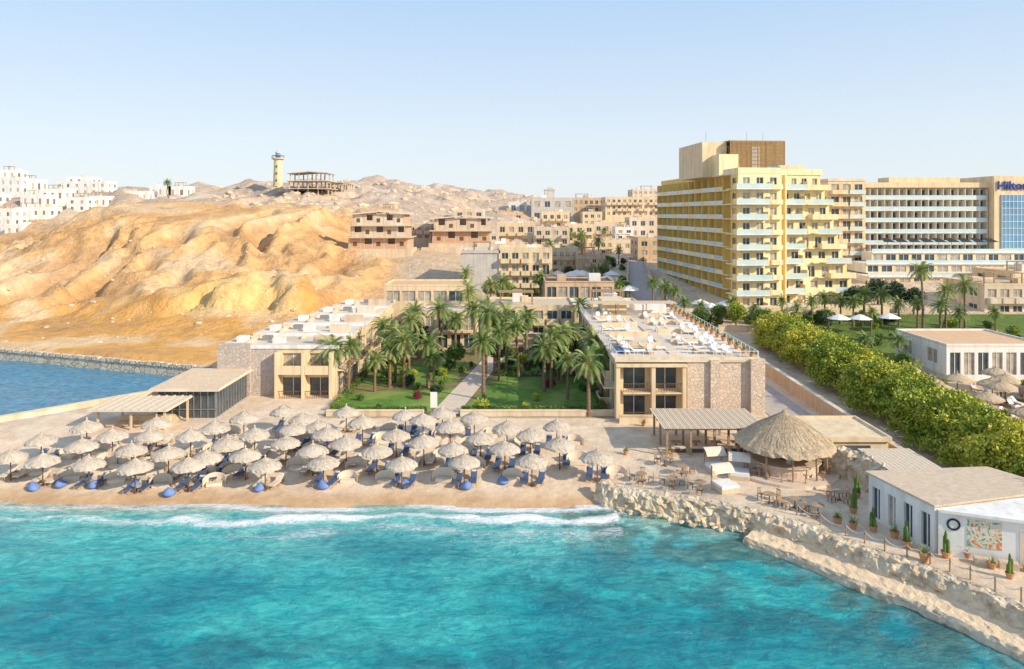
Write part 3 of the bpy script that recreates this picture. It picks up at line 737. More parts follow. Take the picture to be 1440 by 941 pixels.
# ------------------------------------------------------------------ beach furniture
def umbrella_mesh(seed,mt_,R=1.40):
    random.seed(seed)
    T=Thing('thatched_beach_umbrella'); seg=36
    T.tube('pole',M_dwood,(0,0,-.3),(0,0,2.7),.06,.05,8)
    for k in range(8):
        a=k*math.pi/4; T.tube('ribs',M_dwood,(0,0,1.95),(.9*math.cos(a),.9*math.sin(a),2.32),.025,seg=4)
    s=R/1.56
    rings=[(.05,2.98),(.12*s,2.88),(.5*s,2.72),(.95*s,2.54),(1.3*s,2.36),(1.52*s,2.22),(1.56*s,2.08)]
    vs=[];fs=[]
    for k,(r_,z) in enumerate(rings):
        for i in range(seg):
            a=2*math.pi*i/seg; j=random.uniform(-.035,.035)*(k/3)
            vs.append(((r_+j)*math.cos(a),(r_+j)*math.sin(a),z+random.uniform(-.02,.02)-(random.uniform(0,.1) if k==6 else 0)))
    for k in range(len(rings)-1):
        for i in range(seg):
            j=(i+1)%seg; fs.append((k*seg+i,k*seg+j,(k+1)*seg+j,(k+1)*seg+i))
    fs.append(tuple(range(seg)))
    T.add('canopy',mt_,vs,fs)
    for i in range(170):
        a=random.uniform(0,2*math.pi); r0=random.uniform(.25,R-.2); r1=r0+random.uniform(.15,.28); w=random.uniform(.02,.05)
        z0=2.98-.52*r0+.04; z1=2.98-.60*r1+random.uniform(-.02,.04)
        ca,sa=math.cos(a),math.sin(a)
        T.add('canopy',mt_,[(r0*ca-w*sa,r0*sa+w*ca,z0),(r0*ca+w*sa,r0*sa-w*ca,z0),(r1*ca,r1*sa,z1)],[(0,1,2)])
    T.lathe('finial',mt_,[(.11,2.86),(.06,3.0),(.10,3.08),(.02,3.22)],seg=8)
    return T.single_mesh()
UMB=[umbrella_mesh(s,M_thatch) for s in range(4)]
UMBG=[umbrella_mesh(s+9,M_thatchg,1.6) for s in range(2)]
def lounger_mesh(cm,fm):
    T=Thing('sun_lounger')
    for x in (-.31,.27): T.box('frame',fm,x,x+.04,-1.0,.95,.26,.32)
    for y in (-.95,-.1,.85):
        for x in (-.31,.27): T.box('legs',fm,x,x+.04,y,y+.05,0,.26)
    for i in range(9): T.box('slats',fm,-.27,.27,-.98+i*.16,-.88+i*.16,.28,.31)
    T.add('mattress',cm,[(-.3,-.98,.32),(.3,-.98,.32),(.3,.35,.32),(-.3,.35,.32),(-.3,-.98,.42),(.3,-.98,.42),(.3,.35,.42),(-.3,.35,.42)],T.BF)
    T.add('mattress',cm,[(-.3,.36,.32),(.3,.36,.32),(.3,.98,.78),(-.3,.98,.78),(-.3,.30,.42),(.3,.30,.42),(.3,.92,.88),(-.3,.92,.88)],T.BF)
    T.box('headrest',M_whitec,-.22,.22,.78,.93,.80,.93)
    T.box('back_strut',fm,-.2,.2,.80,.84,.0,.62)
    return T.single_mesh()
LB=lounger_mesh(M_blue,M_wood); LW=lounger_mesh(M_whitec,M_frame); LC=lounger_mesh(M_cush,M_wood)
def windbreak_mesh():
    T=Thing('canvas_windbreak'); vs=[];fs=[]
    n=10
    for i in range(n+1):
        t=i/n; a=math.pi*(.05+.9*t); xx=1.05*math.cos(a); yy=.8*math.sin(a); h=.7+.35*math.sin(math.pi*t)
        vs+=[(xx,yy,-.1),(xx,yy,h),(xx*.93,yy*.93,h),(xx*.93,yy*.93,-.1)]
    for i in range(n):
        a=i*4
        for k in range(4): fs.append((a+k,a+(k+1)%4,a+4+(k+1)%4,a+4+k))
    fs+= [(0,1,2,3),(n*4+3,n*4+2,n*4+1,n*4)]
    T.add('screen',M_cush,vs,fs)
    for i in (0,5,10):
        x,y=vs[i*4][0],vs[i*4][1]; T.tube('posts',M_wood,(x,y,-.1),(x,y,vs[i*4+1][2]+.06),.035)
    T.box('seat_cushion',M_cush,-.7,.7,-.1,.5,0,.3)
    return T.single_mesh()
WB=windbreak_mesh()
T=Thing('side_table'); T.lathe('top',M_woodl,[(.28,.44),(.28,.48)],seg=14); T.tube('stem',M_wood,(0,0,0),(0,0,.44),.05); T.lathe('foot',M_wood,[(.18,0),(.12,.05)],seg=12); STB=T.single_mesh()
def bag_mesh():
    T=Thing('bean_bag'); prof=[(.30,0),(.47,.08),(.52,.22),(.46,.40),(.30,.56),(.14,.66),(.05,.72)]
    vs=[];seg=18
    for k,(r_,z) in enumerate(prof):
        for i in range(seg):
            a=2*math.pi*i/seg; q=1+.07*math.sin(a*3+k)
            vs.append((r_*q*math.cos(a)-.12*z*(k>3),r_*q*math.sin(a)+z*.25,z-.10*max(0,math.cos(a-1.5))*(k==3)))
    fs=[(k*seg+i,k*seg+(i+1)%seg,(k+1)*seg+(i+1)%seg,(k+1)*seg+i) for k in range(6) for i in range(seg)]
    fs.append(tuple(6*seg+i for i in range(seg)))
    T.add('bag',M_bluebag,vs,fs); T.tube('handle',M_blue,(-.09,.17,.70),(-.02,.22,.80),.03)
    return T.single_mesh(True)
BAG=bag_mesh()
random.seed(3)
UM=[(15,626),(60,633),(125,636),(190,640),(265,638),(373,638),(455,635),(565,636),(653,634),(748,633),(840,629),
 (345,625),(237,624),(185,618),(115,614),(58,606),(402,609),(440,620),(487,611),(530,621),(596,609),(637,618),(710,617),(787,613),
 (158,601),(122,591),(211,601),(268,601),(320,613),(358,600),(413,593),(460,600),(557,600),(510,584),(595,579),(633,590),(676,604),(746,600),(783,587),(713,592),
 (220,585),(302,592),(343,578),(425,578),(398,567),(447,588),(487,568),(570,573),(622,571),(667,578),(290,628)]
for px,py in UM:
    zt=4.3
    for _ in range(3):
        Yd=(H-zt)*F/(py-300); x=wx(px,Yd); z=gz(x,Yd); zt=z+3.1
    inst('thatched_beach_umbrella',random.choice(UMB),(x,Yd,z),random.uniform(0,6),random.uniform(.97,1.06))
    mm=LB if random.random()<(.7 if px>480 or py>620 else .4) else LC
    for s in (-1,1):
        yl=Yd+.7+random.uniform(-.2,.2)
        if random.random()<.93: inst('sun_lounger',mm,(x+s*.7+random.uniform(-.1,.1),yl,gz(x,yl)+.01),random.uniform(-.12,.12)-.12,.95)
    inst('side_table',STB,(x+.05,Yd+.35,gz(x,Yd+.3)),0)
    if random.random()<.8: inst('canvas_windbreak',WB,(x+random.choice([-1.9,1.9])+random.uniform(-.2,.2),Yd+.9,gz(x,Yd+.9)),random.uniform(-.3,.3),random.uniform(.9,1.1))
for px,py in [(54,684),(92,681),(137,681),(193,684),(243,692),(367,685),(458,682),(572,681),(656,682),(708,676)]:
    x,y,z=ground_at(px,py); inst('bean_bag',BAG,(x,y-.6,gz(x,y-.6)-.02),random.uniform(0,6),random.uniform(.95,1.1))
for i in range(56):
    x=random.uniform(47,73); y=random.uniform(62,97)
    if i<32:
        inst('thatched_beach_umbrella',random.choice(UMBG),(x,y,gz(x,y)),random.uniform(0,6),1.05)
    inst('sun_lounger',random.choice([LC,LB,LW]),(x+.9,y-.8,gz(x,y)+.01),random.uniform(-.2,.2))
for y in (84.5,86.5,90,92.5,98,100.5,106,108.5,112.5):
    for x in (13.6,14.8,16.4,17.6,21.2,22.4,24.2,25.4):
        if random.random()<.6: inst('sun_lounger',LW if random.random()<.75 else LC,(x,y+random.uniform(-.2,.2),8.36),random.choice([0,math.pi/2])+random.uniform(-.1,.1),1.05)

# ------------------------------------------------------------------ vegetation
def palm_mesh(seed,hgt,nf=40,fl=3.0):
    random.seed(seed); T=Thing('palm_tree')
    bx,by=random.uniform(-.6,.6),random.uniform(-.6,.6); n=14
    C=lambda t:(bx*t*t,by*t*t,t*hgt)
    vs=[];fs=[];seg=8
    for i in range(n*2+1):
        t=i/(n*2); c=C(t); r_=(.24-.09*t)*(1.0 if i%2 else 1.14)*(1.3 if i==0 else 1)
        for k in range(seg):
            a=2*math.pi*k/seg; vs.append((c[0]+r_*math.cos(a),c[1]+r_*math.sin(a),c[2]-(.3 if i==0 else 0)))
    for i in range(n*2):
        for k in range(seg): fs.append((i*seg+k,i*seg+(k+1)%seg,(i+1)*seg+(k+1)%seg,(i+1)*seg+k))
    T.add('trunk',M_trunk,vs,fs)
    top=Vector(C(1))
    T.lathe('crown_shaft',M_deadfrond,[(.2,hgt-.7),(.34,hgt-.3),(.3,hgt+.1),(.1,hgt+.4)],bx,by,8)
    for f in range(nf+7):
        dead=f>=nf
        az=f*2.399+random.uniform(-.2,.2)
        el=math.radians(random.uniform(-70,-45) if dead else 80-100*((f/nf)**.9)+random.uniform(-8,8))
        Lf=fl*random.uniform(.85,1.1)*(.55 if dead else 1); m=M_deadfrond if dead else M_palm
        d=Vector((math.cos(az)*math.cos(el),math.sin(az)*math.cos(el),math.sin(el)))
        side=Vector((-math.sin(az),math.cos(az),0)); p=top.copy(); ns=9; pts=[p.copy()]; dirs=[d.copy()]
        for s in range(ns):
            d=(d+Vector((0,0,-.10-.028*s*(not dead)))).normalized(); p=p+d*Lf/ns; pts.append(p.copy()); dirs.append(d.copy())
        vs=[];fs=[]
        for s in range(ns+1):
            w=.035*(1-s/ns)+.008; vs+=[tuple(pts[s]-side*w),tuple(pts[s]+side*w)]
        fs=[(2*s,2*s+1,2*s+3,2*s+2) for s in range(ns)]
        T.add('fronds',m,vs,fs)
        vs=[];fs=[]; nl=22
        for s in range(nl):
            t=.12+.88*s/nl; q=t*ns; i=min(int(q),ns-1); c=pts[i].lerp(pts[i+1],q-i); dd=dirs[i]
            ll=(.58*math.sin(math.pi*min(1,(t*.9+.12)))+.16)*(fl/3)
            for sg in (-1,1):
                up=side.cross(dd)*(.25*random.uniform(.2,1)*(1 if not dead else -1))
                e=c+(side*sg*.8+dd*.55+up+Vector((0,0,-.30*random.uniform(.5,1.4)))).normalized()*ll
                k=len(vs); wv=dd*.05
                vs+=[tuple(c-wv),tuple(c+wv),tuple(e)]; fs.append((k,k+1,k+2))
        T.add('fronds',m,vs,fs)
    return T.single_mesh()
PALM=[palm_mesh(11+i,h,36 if i%2 else 32,2.65+.2*(i%3)) for i,h in enumerate((5.5,7,8.5,7.5,10))]
PH=[5.5,7,8.5,7.5,10]
def put_palm(px,pc,pb,sm=1):
    x,y,z=ground_at(px,pb); h=(pb-pc)*y/F
    i=min(range(5),key=lambda k:abs(PH[k]-h)+random.uniform(0,1)); s=h/PH[i]
    o=inst('palm_tree',PALM[i],(x,y,z),random.uniform(0,6)); sxy=max(.72,min(1.15,s))*random.uniform(.92,1.08)*sm
    o.scale=(sxy,sxy,s)
    return o
random.seed(21)
for p in [(466,492,556),(490,488,556),(527,508,552),(540,462,532),(556,470,538),(568,482,545),(575,452,522),(602,485,545),(588,440,505),(622,436,505),(660,412,482),(683,442,530),(696,450,522),(712,446,527),(729,462,532),(680,482,562),(775,475,547),(790,470,537),(804,468,530),(798,508,562),(828,512,586),(833,480,540),(815,430,482),(852,442,490),(846,500,562),(765,492,552),(702,472,535),(668,436,500),(548,492,545),(610,505,548),(740,448,500),(640,450,505),
          (725,358,405),(748,366,405),(773,346,380),(818,332,368),(842,340,372),(237,257,279),(700,366,400),(812,345,375),(790,352,378),(835,380,405),(760,392,428),(852,372,395),(690,402,440),(706,398,438),(870,400,428),(935,405,440),(948,410,442),(918,398,430),(962,425,450),(985,430,455),(800,330,352),(850,325,345),(870,352,372),(655,385,420),
          (1298,382,466),(1100,424,452),(1142,424,455),(1182,424,456),(1215,415,456),(1240,416,458),(1264,428,460),(1290,428,462),(1330,410,466),(1357,402,462),(1217,478,512),(1265,480,520),(1310,490,512),(1322,430,470),(1060,432,452),(1080,440,458),(1225,440,470),(1165,440,462),(1350,440,475),(1120,432,458),(1200,425,460),(1030,425,450),(1160,420,452),(1400,440,470)]:
    put_palm(*p)
def leaf_mesh(name,cent,size,m,seed=0):
    r_=np.random.default_rng(seed); n=len(cent)
    a=r_.normal(size=(n,3)); a/=np.linalg.norm(a,axis=1)[:,None]
    b_=np.cross(a,r_.normal(size=(n,3))); b_/=np.linalg.norm(b_,axis=1)[:,None]
    s=size*r_.uniform(.6,1.3,(n,1))
    v=np.stack([cent-a*s,cent-b_*s*.55,cent+a*s,cent+b_*s*.55],1).reshape(-1,3)
    me=bpy.data.meshes.new(name)
    me.vertices.add(len(v)); me.vertices.foreach_set('co',v.ravel())
    me.loops.add(4*n); me.loops.foreach_set('vertex_index',np.arange(4*n))
    me.polygons.add(n); me.polygons.foreach_set('loop_start',np.arange(0,4*n,4))
    me.update(calc_edges=True)
    me.materials.append(m)
    return me
def blob_pts(r_,n,rad,lumps=9,squash=.8):
    c=r_.normal(size=(lumps,3)); c/=np.linalg.norm(c,axis=1)[:,None]; c*=rad*.6*r_.uniform(.4,1,(lumps,1)); c[:,2]*=squash
    k=r_.integers(0,lumps,n); d=r_.normal(size=(n,3)); d/=np.linalg.norm(d,axis=1)[:,None]
    p=c[k]+d*rad*.48*(r_.uniform(0,1,(n,1))**.45)
    p[:,2]+=rad*.75; return p
r_=np.random.default_rng(5)
SHR=[leaf_mesh('garden_shrub',blob_pts(r_,700,.9),.12,M_leaf,i) for i in range(3)]
SHD=leaf_mesh('garden_shrub',blob_pts(r_,700,.9),.12,M_darkleaf,7)
SHY=leaf_mesh('garden_shrub',blob_pts(r_,700,.9),.12,M_hedge,8)
SHRD=leaf_mesh('bougainvillea_bush',blob_pts(r_,700,.9),.10,M_red,9)
def tree_mesh(seed,m,rad=2.4,trunk=2.2):
    rr_=np.random.default_rng(seed); random.seed(seed)
    T=Thing('broadleaf_tree'); T.tube('trunk',M_trunk,(0,0,-.3),(0.1,0,trunk),.22,.14,8)
    for k in range(6):
        a=k*1.05+random.uniform(-.3,.3); T.tube('limbs',M_trunk,(.1,0,trunk-.2),(1.3*math.cos(a),1.3*math.sin(a),trunk+random.uniform(.8,2)),.10,.03,6)
    p=blob_pts(rr_,3200,rad,14,.7); p[:,2]+=trunk-.8
    v=p; a=rr_.normal(size=(len(v),3)); a/=np.linalg.norm(a,axis=1)[:,None]; b_=np.cross(a,rr_.normal(size=(len(v),3))); b_/=np.linalg.norm(b_,axis=1)[:,None]
    s=.17; q=np.stack([v-a*s,v-b_*s*.6,v+a*s,v+b_*s*.6],1).reshape(-1,3)
    T.add('crown',m,[tuple(x) for x in q],[(4*i,4*i+1,4*i+2,4*i+3) for i in range(len(v))])
    return T.single_mesh()
TR=[tree_mesh(1,M_leaf),tree_mesh(2,M_leaf),tree_mesh(3,M_darkleaf),tree_mesh(4,M_hedge)]
random.seed(31)
for px,pb,k,s in [(1035,462,3,1.0),(1215,440,2,1.1),(1235,436,2,1.3),(1260,440,2,1.3),(1285,442,2,1.1),(1200,436,2,1),(1070,470,1,.9),(1270,530,1,.7),
                  (585,500,2,1.1),(570,515,1,1.0),(640,520,1,.8),(770,525,2,1.2),(800,520,1,1.1),(785,535,1,.9),(700,520,2,1),(860,470,1,.9),(830,500,1,1.0),(555,525,1,.9),
                  (740,400,1,.9),(760,396,1,.9),(690,425,1,1),(800,395,2,.8),(850,392,1,.8),(715,430,1,1),(880,420,1,.8),(985,462,1,.8),(1010,458,1,.8),(790,380,1,.7),(860,378,1,.7),(730,372,1,.7)]:
    x,y,z=ground_at(px,pb); inst('broadleaf_tree',TR[k],(x,y,z),random.uniform(0,6),s)
for i in range(140):
    x=random.uniform(-21.5,11.2); y=random.uniform(84,121)
    pc_=-8+(y-83)*.155
    if abs(x-pc_)<2.2: continue
    if -5<x<10.5 and 85<y<102 and random.random()<.88: continue
    if x<-10 and y<95 and random.random()<.6: continue
    inst('garden_shrub',random.choice(SHR+[SHD,SHY]),(x,y,1.5),random.uniform(0,6),random.uniform(.5,1.25))
for x,y in ((4.6,96),(5.4,97),(9,103),(2.2,108),(-12,90)): inst('bougainvillea_bush',SHRD,(x,y,1.5),0,.9)
for i in range(90):
    x=random.uniform(45,95); y=random.uniform(100,142)
    if 60<x<78 and 98<y<116: continue
    inst('garden_shrub',random.choice(SHR+[SHY,SHD]),(x,y,gz(x,y)),random.uniform(0,6),random.uniform(.6,1.5))
for i in range(40):
    x=random.uniform(30,75);y=random.uniform(134,143); inst('garden_shrub',random.choice(SHR+[SHD]),(x,y,gz(x,y)),random.uniform(0,6),random.uniform(.8,1.6))
for i in range(20):
    x=random.uniform(48,75); y=random.uniform(62,100)
    inst('garden_shrub',random.choice(SHR+[SHY]),(x,y,gz(x,y)),random.uniform(0,6),random.uniform(.5,1.0))
for i in range(80):
    x=random.uniform(-6,34); y=random.uniform(142,230)
    if abs(x-wx(905,y))<5: continue
    inst('garden_shrub',random.choice(SHR+[SHD]),(x,y,gz(x,y)),random.uniform(0,6),random.uniform(.8,1.7))
rh=np.random.default_rng(77); n=150000
t=rh.uniform(0,1,n); yy=50+76*t; cx=43.1+3.4*t**1.3
ang=rh.uniform(-.12*np.pi,1.12*np.pi,n)
rad=rh.uniform(0,1,n)**.28
nz=np.array([noise.fractal(Vector((a*.42,math.cos(b)*2.2,math.sin(b)*2.2)),.8,2,4) for a,b in zip(yy,ang)])
cell=np.cos((yy+1.2*np.sin(yy*.37))*1.7+np.cos(ang)*1.2)
rad=rad*(1+.09*cell+.12*np.sin(yy*.53+1))*(1+.40*nz)
hx=cx+np.cos(ang)*3.8*rad; hz=1.7+1.4+np.sin(ang)*3.2*rad+ (t*1.2)
cent=np.stack([hx+rh.normal(0,.15,n),yy+rh.normal(0,.25,n),hz],1)
cent[:,2]=np.maximum(cent[:,2],1.8)
me=leaf_mesh('tree_hedge',cent,.19,M_hedge,3); inst('tree_hedge',me,(0,0,0))
T=Thing('hedge_trunks')
for i in range(20):
    y=51+i*3.8; x=43.1+3.4*((y-50)/76)**1.3; T.tube('trunk',M_trunk,(x,y,1.2),(x+.2,y,4.5),.2,.12,8)
T.single()
def sheet(name,m,pts,z):
    me=bpy.data.meshes.new(name); me.from_pydata([(x,y,z) for x,y in pts],[],[tuple(range(len(pts)))]); me.materials.append(m); return inst(name,me,(0,0,0))
sheet('lawn',M_grass,[(-6,84.5),(11.3,84.5),(11.3,103),(-2,103)],1.515)
sheet('lawn',M_grass,[(-21.5,84),(-9.8,84),(-7,96),(-21.5,93)],1.516)
sheet('lawn',M_grass,[(-4,106),(9,106),(9,119),(-1,119)],1.517)
sheet('lawn',M_grass,[(-21,97),(-8.5,98),(-6,112),(-19,110)],1.518)
sheet('garden_path',M_pave,[(-9.6,83),(-6.4,83),(-.5,121),(-3.6,121)],1.522)
sheet('garden_path',M_pave,[(-2.2,103.2),(11,103.2),(11,105.6),(-2,105.6)],1.527)
def hedge_box(x0,x1,y0,y1,h,seed):
    rr_=np.random.default_rng(seed); n=int(min(6000,240*((x1-x0)+(y1-y0))*h+300))
    c=np.stack([rr_.uniform(x0,x1,n),rr_.uniform(y0,y1,n),1.5+h*rr_.uniform(0,1,n)**.6],1)
    inst('clipped_hedge',leaf_mesh('clipped_hedge',c,.11,M_leaf,seed),(0,0,0))
hedge_box(-6,11,83.4,84.2,.8,1); hedge_box(-21,-10,83.0,83.8,.8,2); hedge_box(-2,11,102.2,102.9,.7,3); hedge_box(10.4,11.2,85,103,.7,4); hedge_box(-21.6,-20.8,84,120,.9,5)

# ------------------------------------------------------------------ walls, quay, rocks
def strip_wall(name,pts,w,z0,z1,m,cap=None):
    T=Thing(name)
    for (ax,ay),(bx,by) in zip(pts[:-1],pts[1:]):
        L_=math.hypot(bx-ax,by-ay); u=((bx-ax)/L_,(by-ay)/L_)
        T.ob('wall',m,(ax,ay),u,0,L_-.003,-w/2,w/2,z0,z1)
        if cap: T.ob('coping',cap,(ax,ay),u,0,L_-.003,-w/2-.08,w/2+.08,z1,z1+.12)
    T.finish()
strip_wall('sea_wall',[(-76,60),(-57,79),(-38,99),(-38.6,104)],.7,-1.5,2.3,M_beige,M_cream)
strip_wall('harbour_quay',[(-40,103),(-45,107.5),(-88,122.5),(-160,147)],1.6,-1.5,1.4,M_block)
T=Thing('quay_parapet')
for i in range(46):
    t=i/46; x=-45-43*t*1.6; y=107.5+15*t*1.6
    T.ob('stone_block',M_block,(x,y),(-.944,.33),.05,1.35,-1.0,-.2,1.4,1.9+random.uniform(-.08,.08))
T.finish()
strip_wall('garden_wall',[(-21.5,82.4),(-10.2,82.4)],.4,.8,2.1,M_beige,M_cream)
strip_wall('garden_wall',[(-6.0,82.4),(12,82.4)],.4,.8,2.1,M_beige,M_cream)
strip_wall('retaining_wall',[(35.8,62),(36.6,90),(37.6,122)],.4,.5,3.2,M_tan,M_beige)
strip_wall('terrace_wall',[(28.6,74),(35.6,73)],.4,.8,3.0,M_cream,M_beige)
strip_wall('low_wall',[(12,79.6),(28,79.2)],.35,.8,2.3,M_cream,M_beige)
strip_wall('garden_wall',[(-4,124),(34,124)],.4,1,4.0,M_tan,M_beige)
strip_wall('terrace_wall',[(12,132),(30,133)],.5,1,5.0,M_cream,M_beige)
strip_wall('terrace_wall',[(6,146),(30,147)],.5,2,6.4,M_beige,M_beige)
strip_wall('terrace_wall',[(38,131),(46,130),(46,112)],.4,1,4.3,M_cream,M_beige)
for pts in ([(24,146),(30,185),(38,232)],[(33,146),(36,185),(43,232)]):
    T=Thing('ramp_wall')
    for (ax,ay),(bx,by) in zip(pts[:-1],pts[1:]):
        for s in range(10):
            x0_,y0_=ax+(bx-ax)*s/10,ay+(by-ay)*s/10; u=Vector((bx-ax,by-ay)).normalized(); L_=math.hypot(bx-ax,by-ay)/10; z=gz(x0_,y0_)
            T.ob('wall',M_beige,(x0_,y0_),u,0,L_-.003,-.2,.2,z-3,z+1.6)
    T.finish()
def road(name,pts,w,m,dz=.06):
    vs=[];P=[]
    for (ax,ay),(bx,by) in zip(pts[:-1],pts[1:]):
        for s in range(12): P.append((ax+(bx-ax)*s/12,ay+(by-ay)*s/12))
    P.append(pts[-1])
    for i,(x,y) in enumerate(P):
        a=P[max(0,i-1)];b_=P[min(len(P)-1,i+1)]; d=Vector((b_[0]-a[0],b_[1]-a[1])).normalized(); nn=(d.y,-d.x)
        z=max(gz(x,y),gz(x+nn[0]*w/2,y+nn[1]*w/2),gz(x-nn[0]*w/2,y-nn[1]*w/2))+dz
        vs+=[(x-nn[0]*w/2,y-nn[1]*w/2,z),(x+nn[0]*w/2,y+nn[1]*w/2,z)]
    fs=[(2*i,2*i+1,2*i+3,2*i+2) for i in range(len(P)-1)]
    me=bpy.data.meshes.new(name); me.from_pydata(vs,[],fs); me.materials.append(m); inst(name,me,(0,0,0))
road('service_road',[(32.3,76),(32.6,110),(32,135),(29,150),(33,185),(40,232)],5.0,M_road)
def rocks(name,pts,prof,amp,z_noise,m,step=.3):
    P=[]
    for (ax,ay),(bx,by) in zip(pts[:-1],pts[1:]):
        n_=max(1,int(math.hypot(bx-ax,by-ay)/step))
        for s in range(n_): P.append((ax+(bx-ax)*s/n_,ay+(by-ay)*s/n_))
    A=np.array(P)
    for _ in range(6): A[1:-1]=(A[:-2]+2*A[1:-1]+A[2:])/4
    prof=np.array(prof); q=np.linspace(0,len(prof)-1,len(prof)*3-2); po=np.interp(q,range(len(prof)),prof[:,0]); pz=np.interp(q,range(len(prof)),prof[:,1])
    Xr=np.zeros((len(q),len(A)));Yr=Xr.copy();Zr=Xr.copy()
    for i,(x,y) in enumerate(A):
        a=A[max(0,i-2)];b_=A[min(len(A)-1,i+2)]; d=(b_-a)/np.linalg.norm(b_-a); nn=(d[1],-d[0])
        for j in range(len(q)):
            bx_=x+nn[0]*po[j]; by_=y+nn[1]*po[j]; bz_=pz[j]
            v=Vector((bx_*1.7,by_*1.7,bz_*2))
            d1=noise.fractal(v,1,2,4)*amp+ (noise.cell(v*1.6)-.5)*amp*.4
            edge=min(1,j/1.5)
            Xr[j,i]=bx_+nn[0]*d1*edge; Yr[j,i]=by_+nn[1]*d1*edge; Zr[j,i]=bz_+noise.fractal(v*1.3+Vector((9,9,9)),1,2,4)*z_noise*(.3 if j==0 else 1)
    me=grid_mesh(name,Xr,Yr,Zr,None,False); me.materials.append(m); inst(name,me,(0,0,0))
rk=ROCK[:12]
rocks('rocky_shore',[(7.4,62.4),(7.7,61.2)]+rk[1:],[(-1.2,1.45),(-.8,1.58),(-.2,1.54),(.1,1.2),(.3,.6),(.5,.15),(.7,-.6)],.30,.15,M_rock,.2)
M_ledge=mat('ledge_sand',(.84,.65,.43),(.70,.52,.33),1.4,.95,.5)
rocks('shore_ledge',rk[4:],[(.1,.62),(.6,.5),(1.4,.42),(2.2,.40)],.05,.08,M_ledge)
rocks('ledge_edge',rk[4:],[(2.0,.42),(2.2,.48),(2.4,.3),(2.6,-.4)],.14,.10,M_rock)
T=Thing('shore_boulder')
vs=[];seg=10
for k in range(7):
    ph=math.pi*k/6
    for i in range(seg):
        a=2*math.pi*i/seg; v=Vector((math.sin(ph)*math.cos(a),math.sin(ph)*math.sin(a),math.cos(ph)*.7)); s=1+.35*noise.noise(v*1.7+Vector((4,4,4))); vs.append(tuple(v*s))
fs=[(k*seg+i,k*seg+(i+1)%seg,(k+1)*seg+(i+1)%seg,(k+1)*seg+i) for k in range(6) for i in range(seg)]
T.add('rock',M_rock,vs,fs); BLD=T.single_mesh()
random.seed(8)
for i in range(90):
    j=random.randint(0,9); t=random.random(); x=rk[j][0]*(1-t)+rk[j+1][0]*t; y=rk[j][1]*(1-t)+rk[j+1][1]*t; s=random.uniform(.08,.26)
    o=inst('shore_boulder',BLD,(x-random.uniform(-.3,1.0),y-random.uniform(-.3,1.0),random.uniform(0,.4)),random.uniform(0,6),(s*1.3,s,s*.8))
for x,y,s in ((66,90,2.0),(64.5,88,1.3),(68,91,1.2),(30,66,1.2),(29,65.5,.9)): inst('garden_boulder',BLD,(x,y,gz(x,y)+s*.3),1,(s,s*.8,s*.8))
for i in range(260):
    u=random.uniform(-.42,0.04); y=random.uniform(290,480); x=u*y; s=random.uniform(.6,2.0)
    inst('hillside_rock',BLD,(x,y,gz(x,y)),random.uniform(0,6),(s*1.4,s,s))
for i in range(120):
    u=random.uniform(-.72,-.2); y=random.uniform(126,200); x=u*y; s=random.uniform(.15,.6)
    inst('hillside_rock',BLD,(x,y,gz(x,y)),random.uniform(0,6),(s*1.4,s,s))
rocks('rock_garden_wall',[(28.6,64.5),(30.5,62.5),(30.8,58.5)],[(-.8,1.4),(-.6,3.6),(-.2,4.0),(.3,3.6),(.6,2.4),(.8,1.2)],.5,.3,M_rock,.25)

# ------------------------------------------------------------------ beach restaurant
def restaurant():
    T=Thing('beach_restaurant_pavilion'); z=1.4
    T.box('floor',M_pave,-44.5,-33.4,79.5,93.0,z-.6,z+.12)
    T.box('glass_walls',M_glass,-40.6,-34.0,81.6,91.0,z+.12,z+3.3)
    for i in range(9): T.box('frames',M_metal,-40.65+i*.82,-40.55+i*.82,81.5,81.6,z+.12,z+3.3)
    for i in range(12): T.box('frames',M_metal,-34.0,-33.9,81.6+i*.84,81.7+i*.84,z+.12,z+3.3)
    T.box('frames',M_metal,-40.65,-33.9,81.42,81.5,z+1.1,z+1.2)
    T.box('roof',M_roof,-41.3,-33.4,80.9,91.8,z+3.3,z+3.6)
    for i in range(15): T.box('roof_slats',M_woodl,-41.2,-33.5,81.2+i*.7,81.4+i*.7,z+3.6,z+3.68)
    for (x,y) in ((-44.3,75.8),(-40.5,75.3),(-36.8,75.0),(-44.3,80.6),(-40.5,80.4),(-36.8,80.3)):
        T.box('posts',M_woodl,x,x+.2,y,y+.2,z-.8,z+2.7)
    T.box('roof',M_cush,-44.7,-36.3,74.8,80.85,z+2.7,z+2.86)
    for i in range(10): T.box('roof_slats',M_woodl,-44.7+i*.9,-44.5+i*.9,74.8,80.85,z+2.86,z+2.96)
    T.box('floor',M_woodl,-44.7,-36.3,74.8,79.5,z-.6,z+.05)
    T.box('counter',M_cream,-43.5,-38,79.0,79.4,z+.05,z+1.1)
    for i in range(5):
        T.lathe('tables',M_woodl,[(.06,z+.05),(.06,z+.75),(.45,z+.76),(.45,z+.8)],-43.3+i*1.5,76.6,12)
    T.finish()
restaurant()

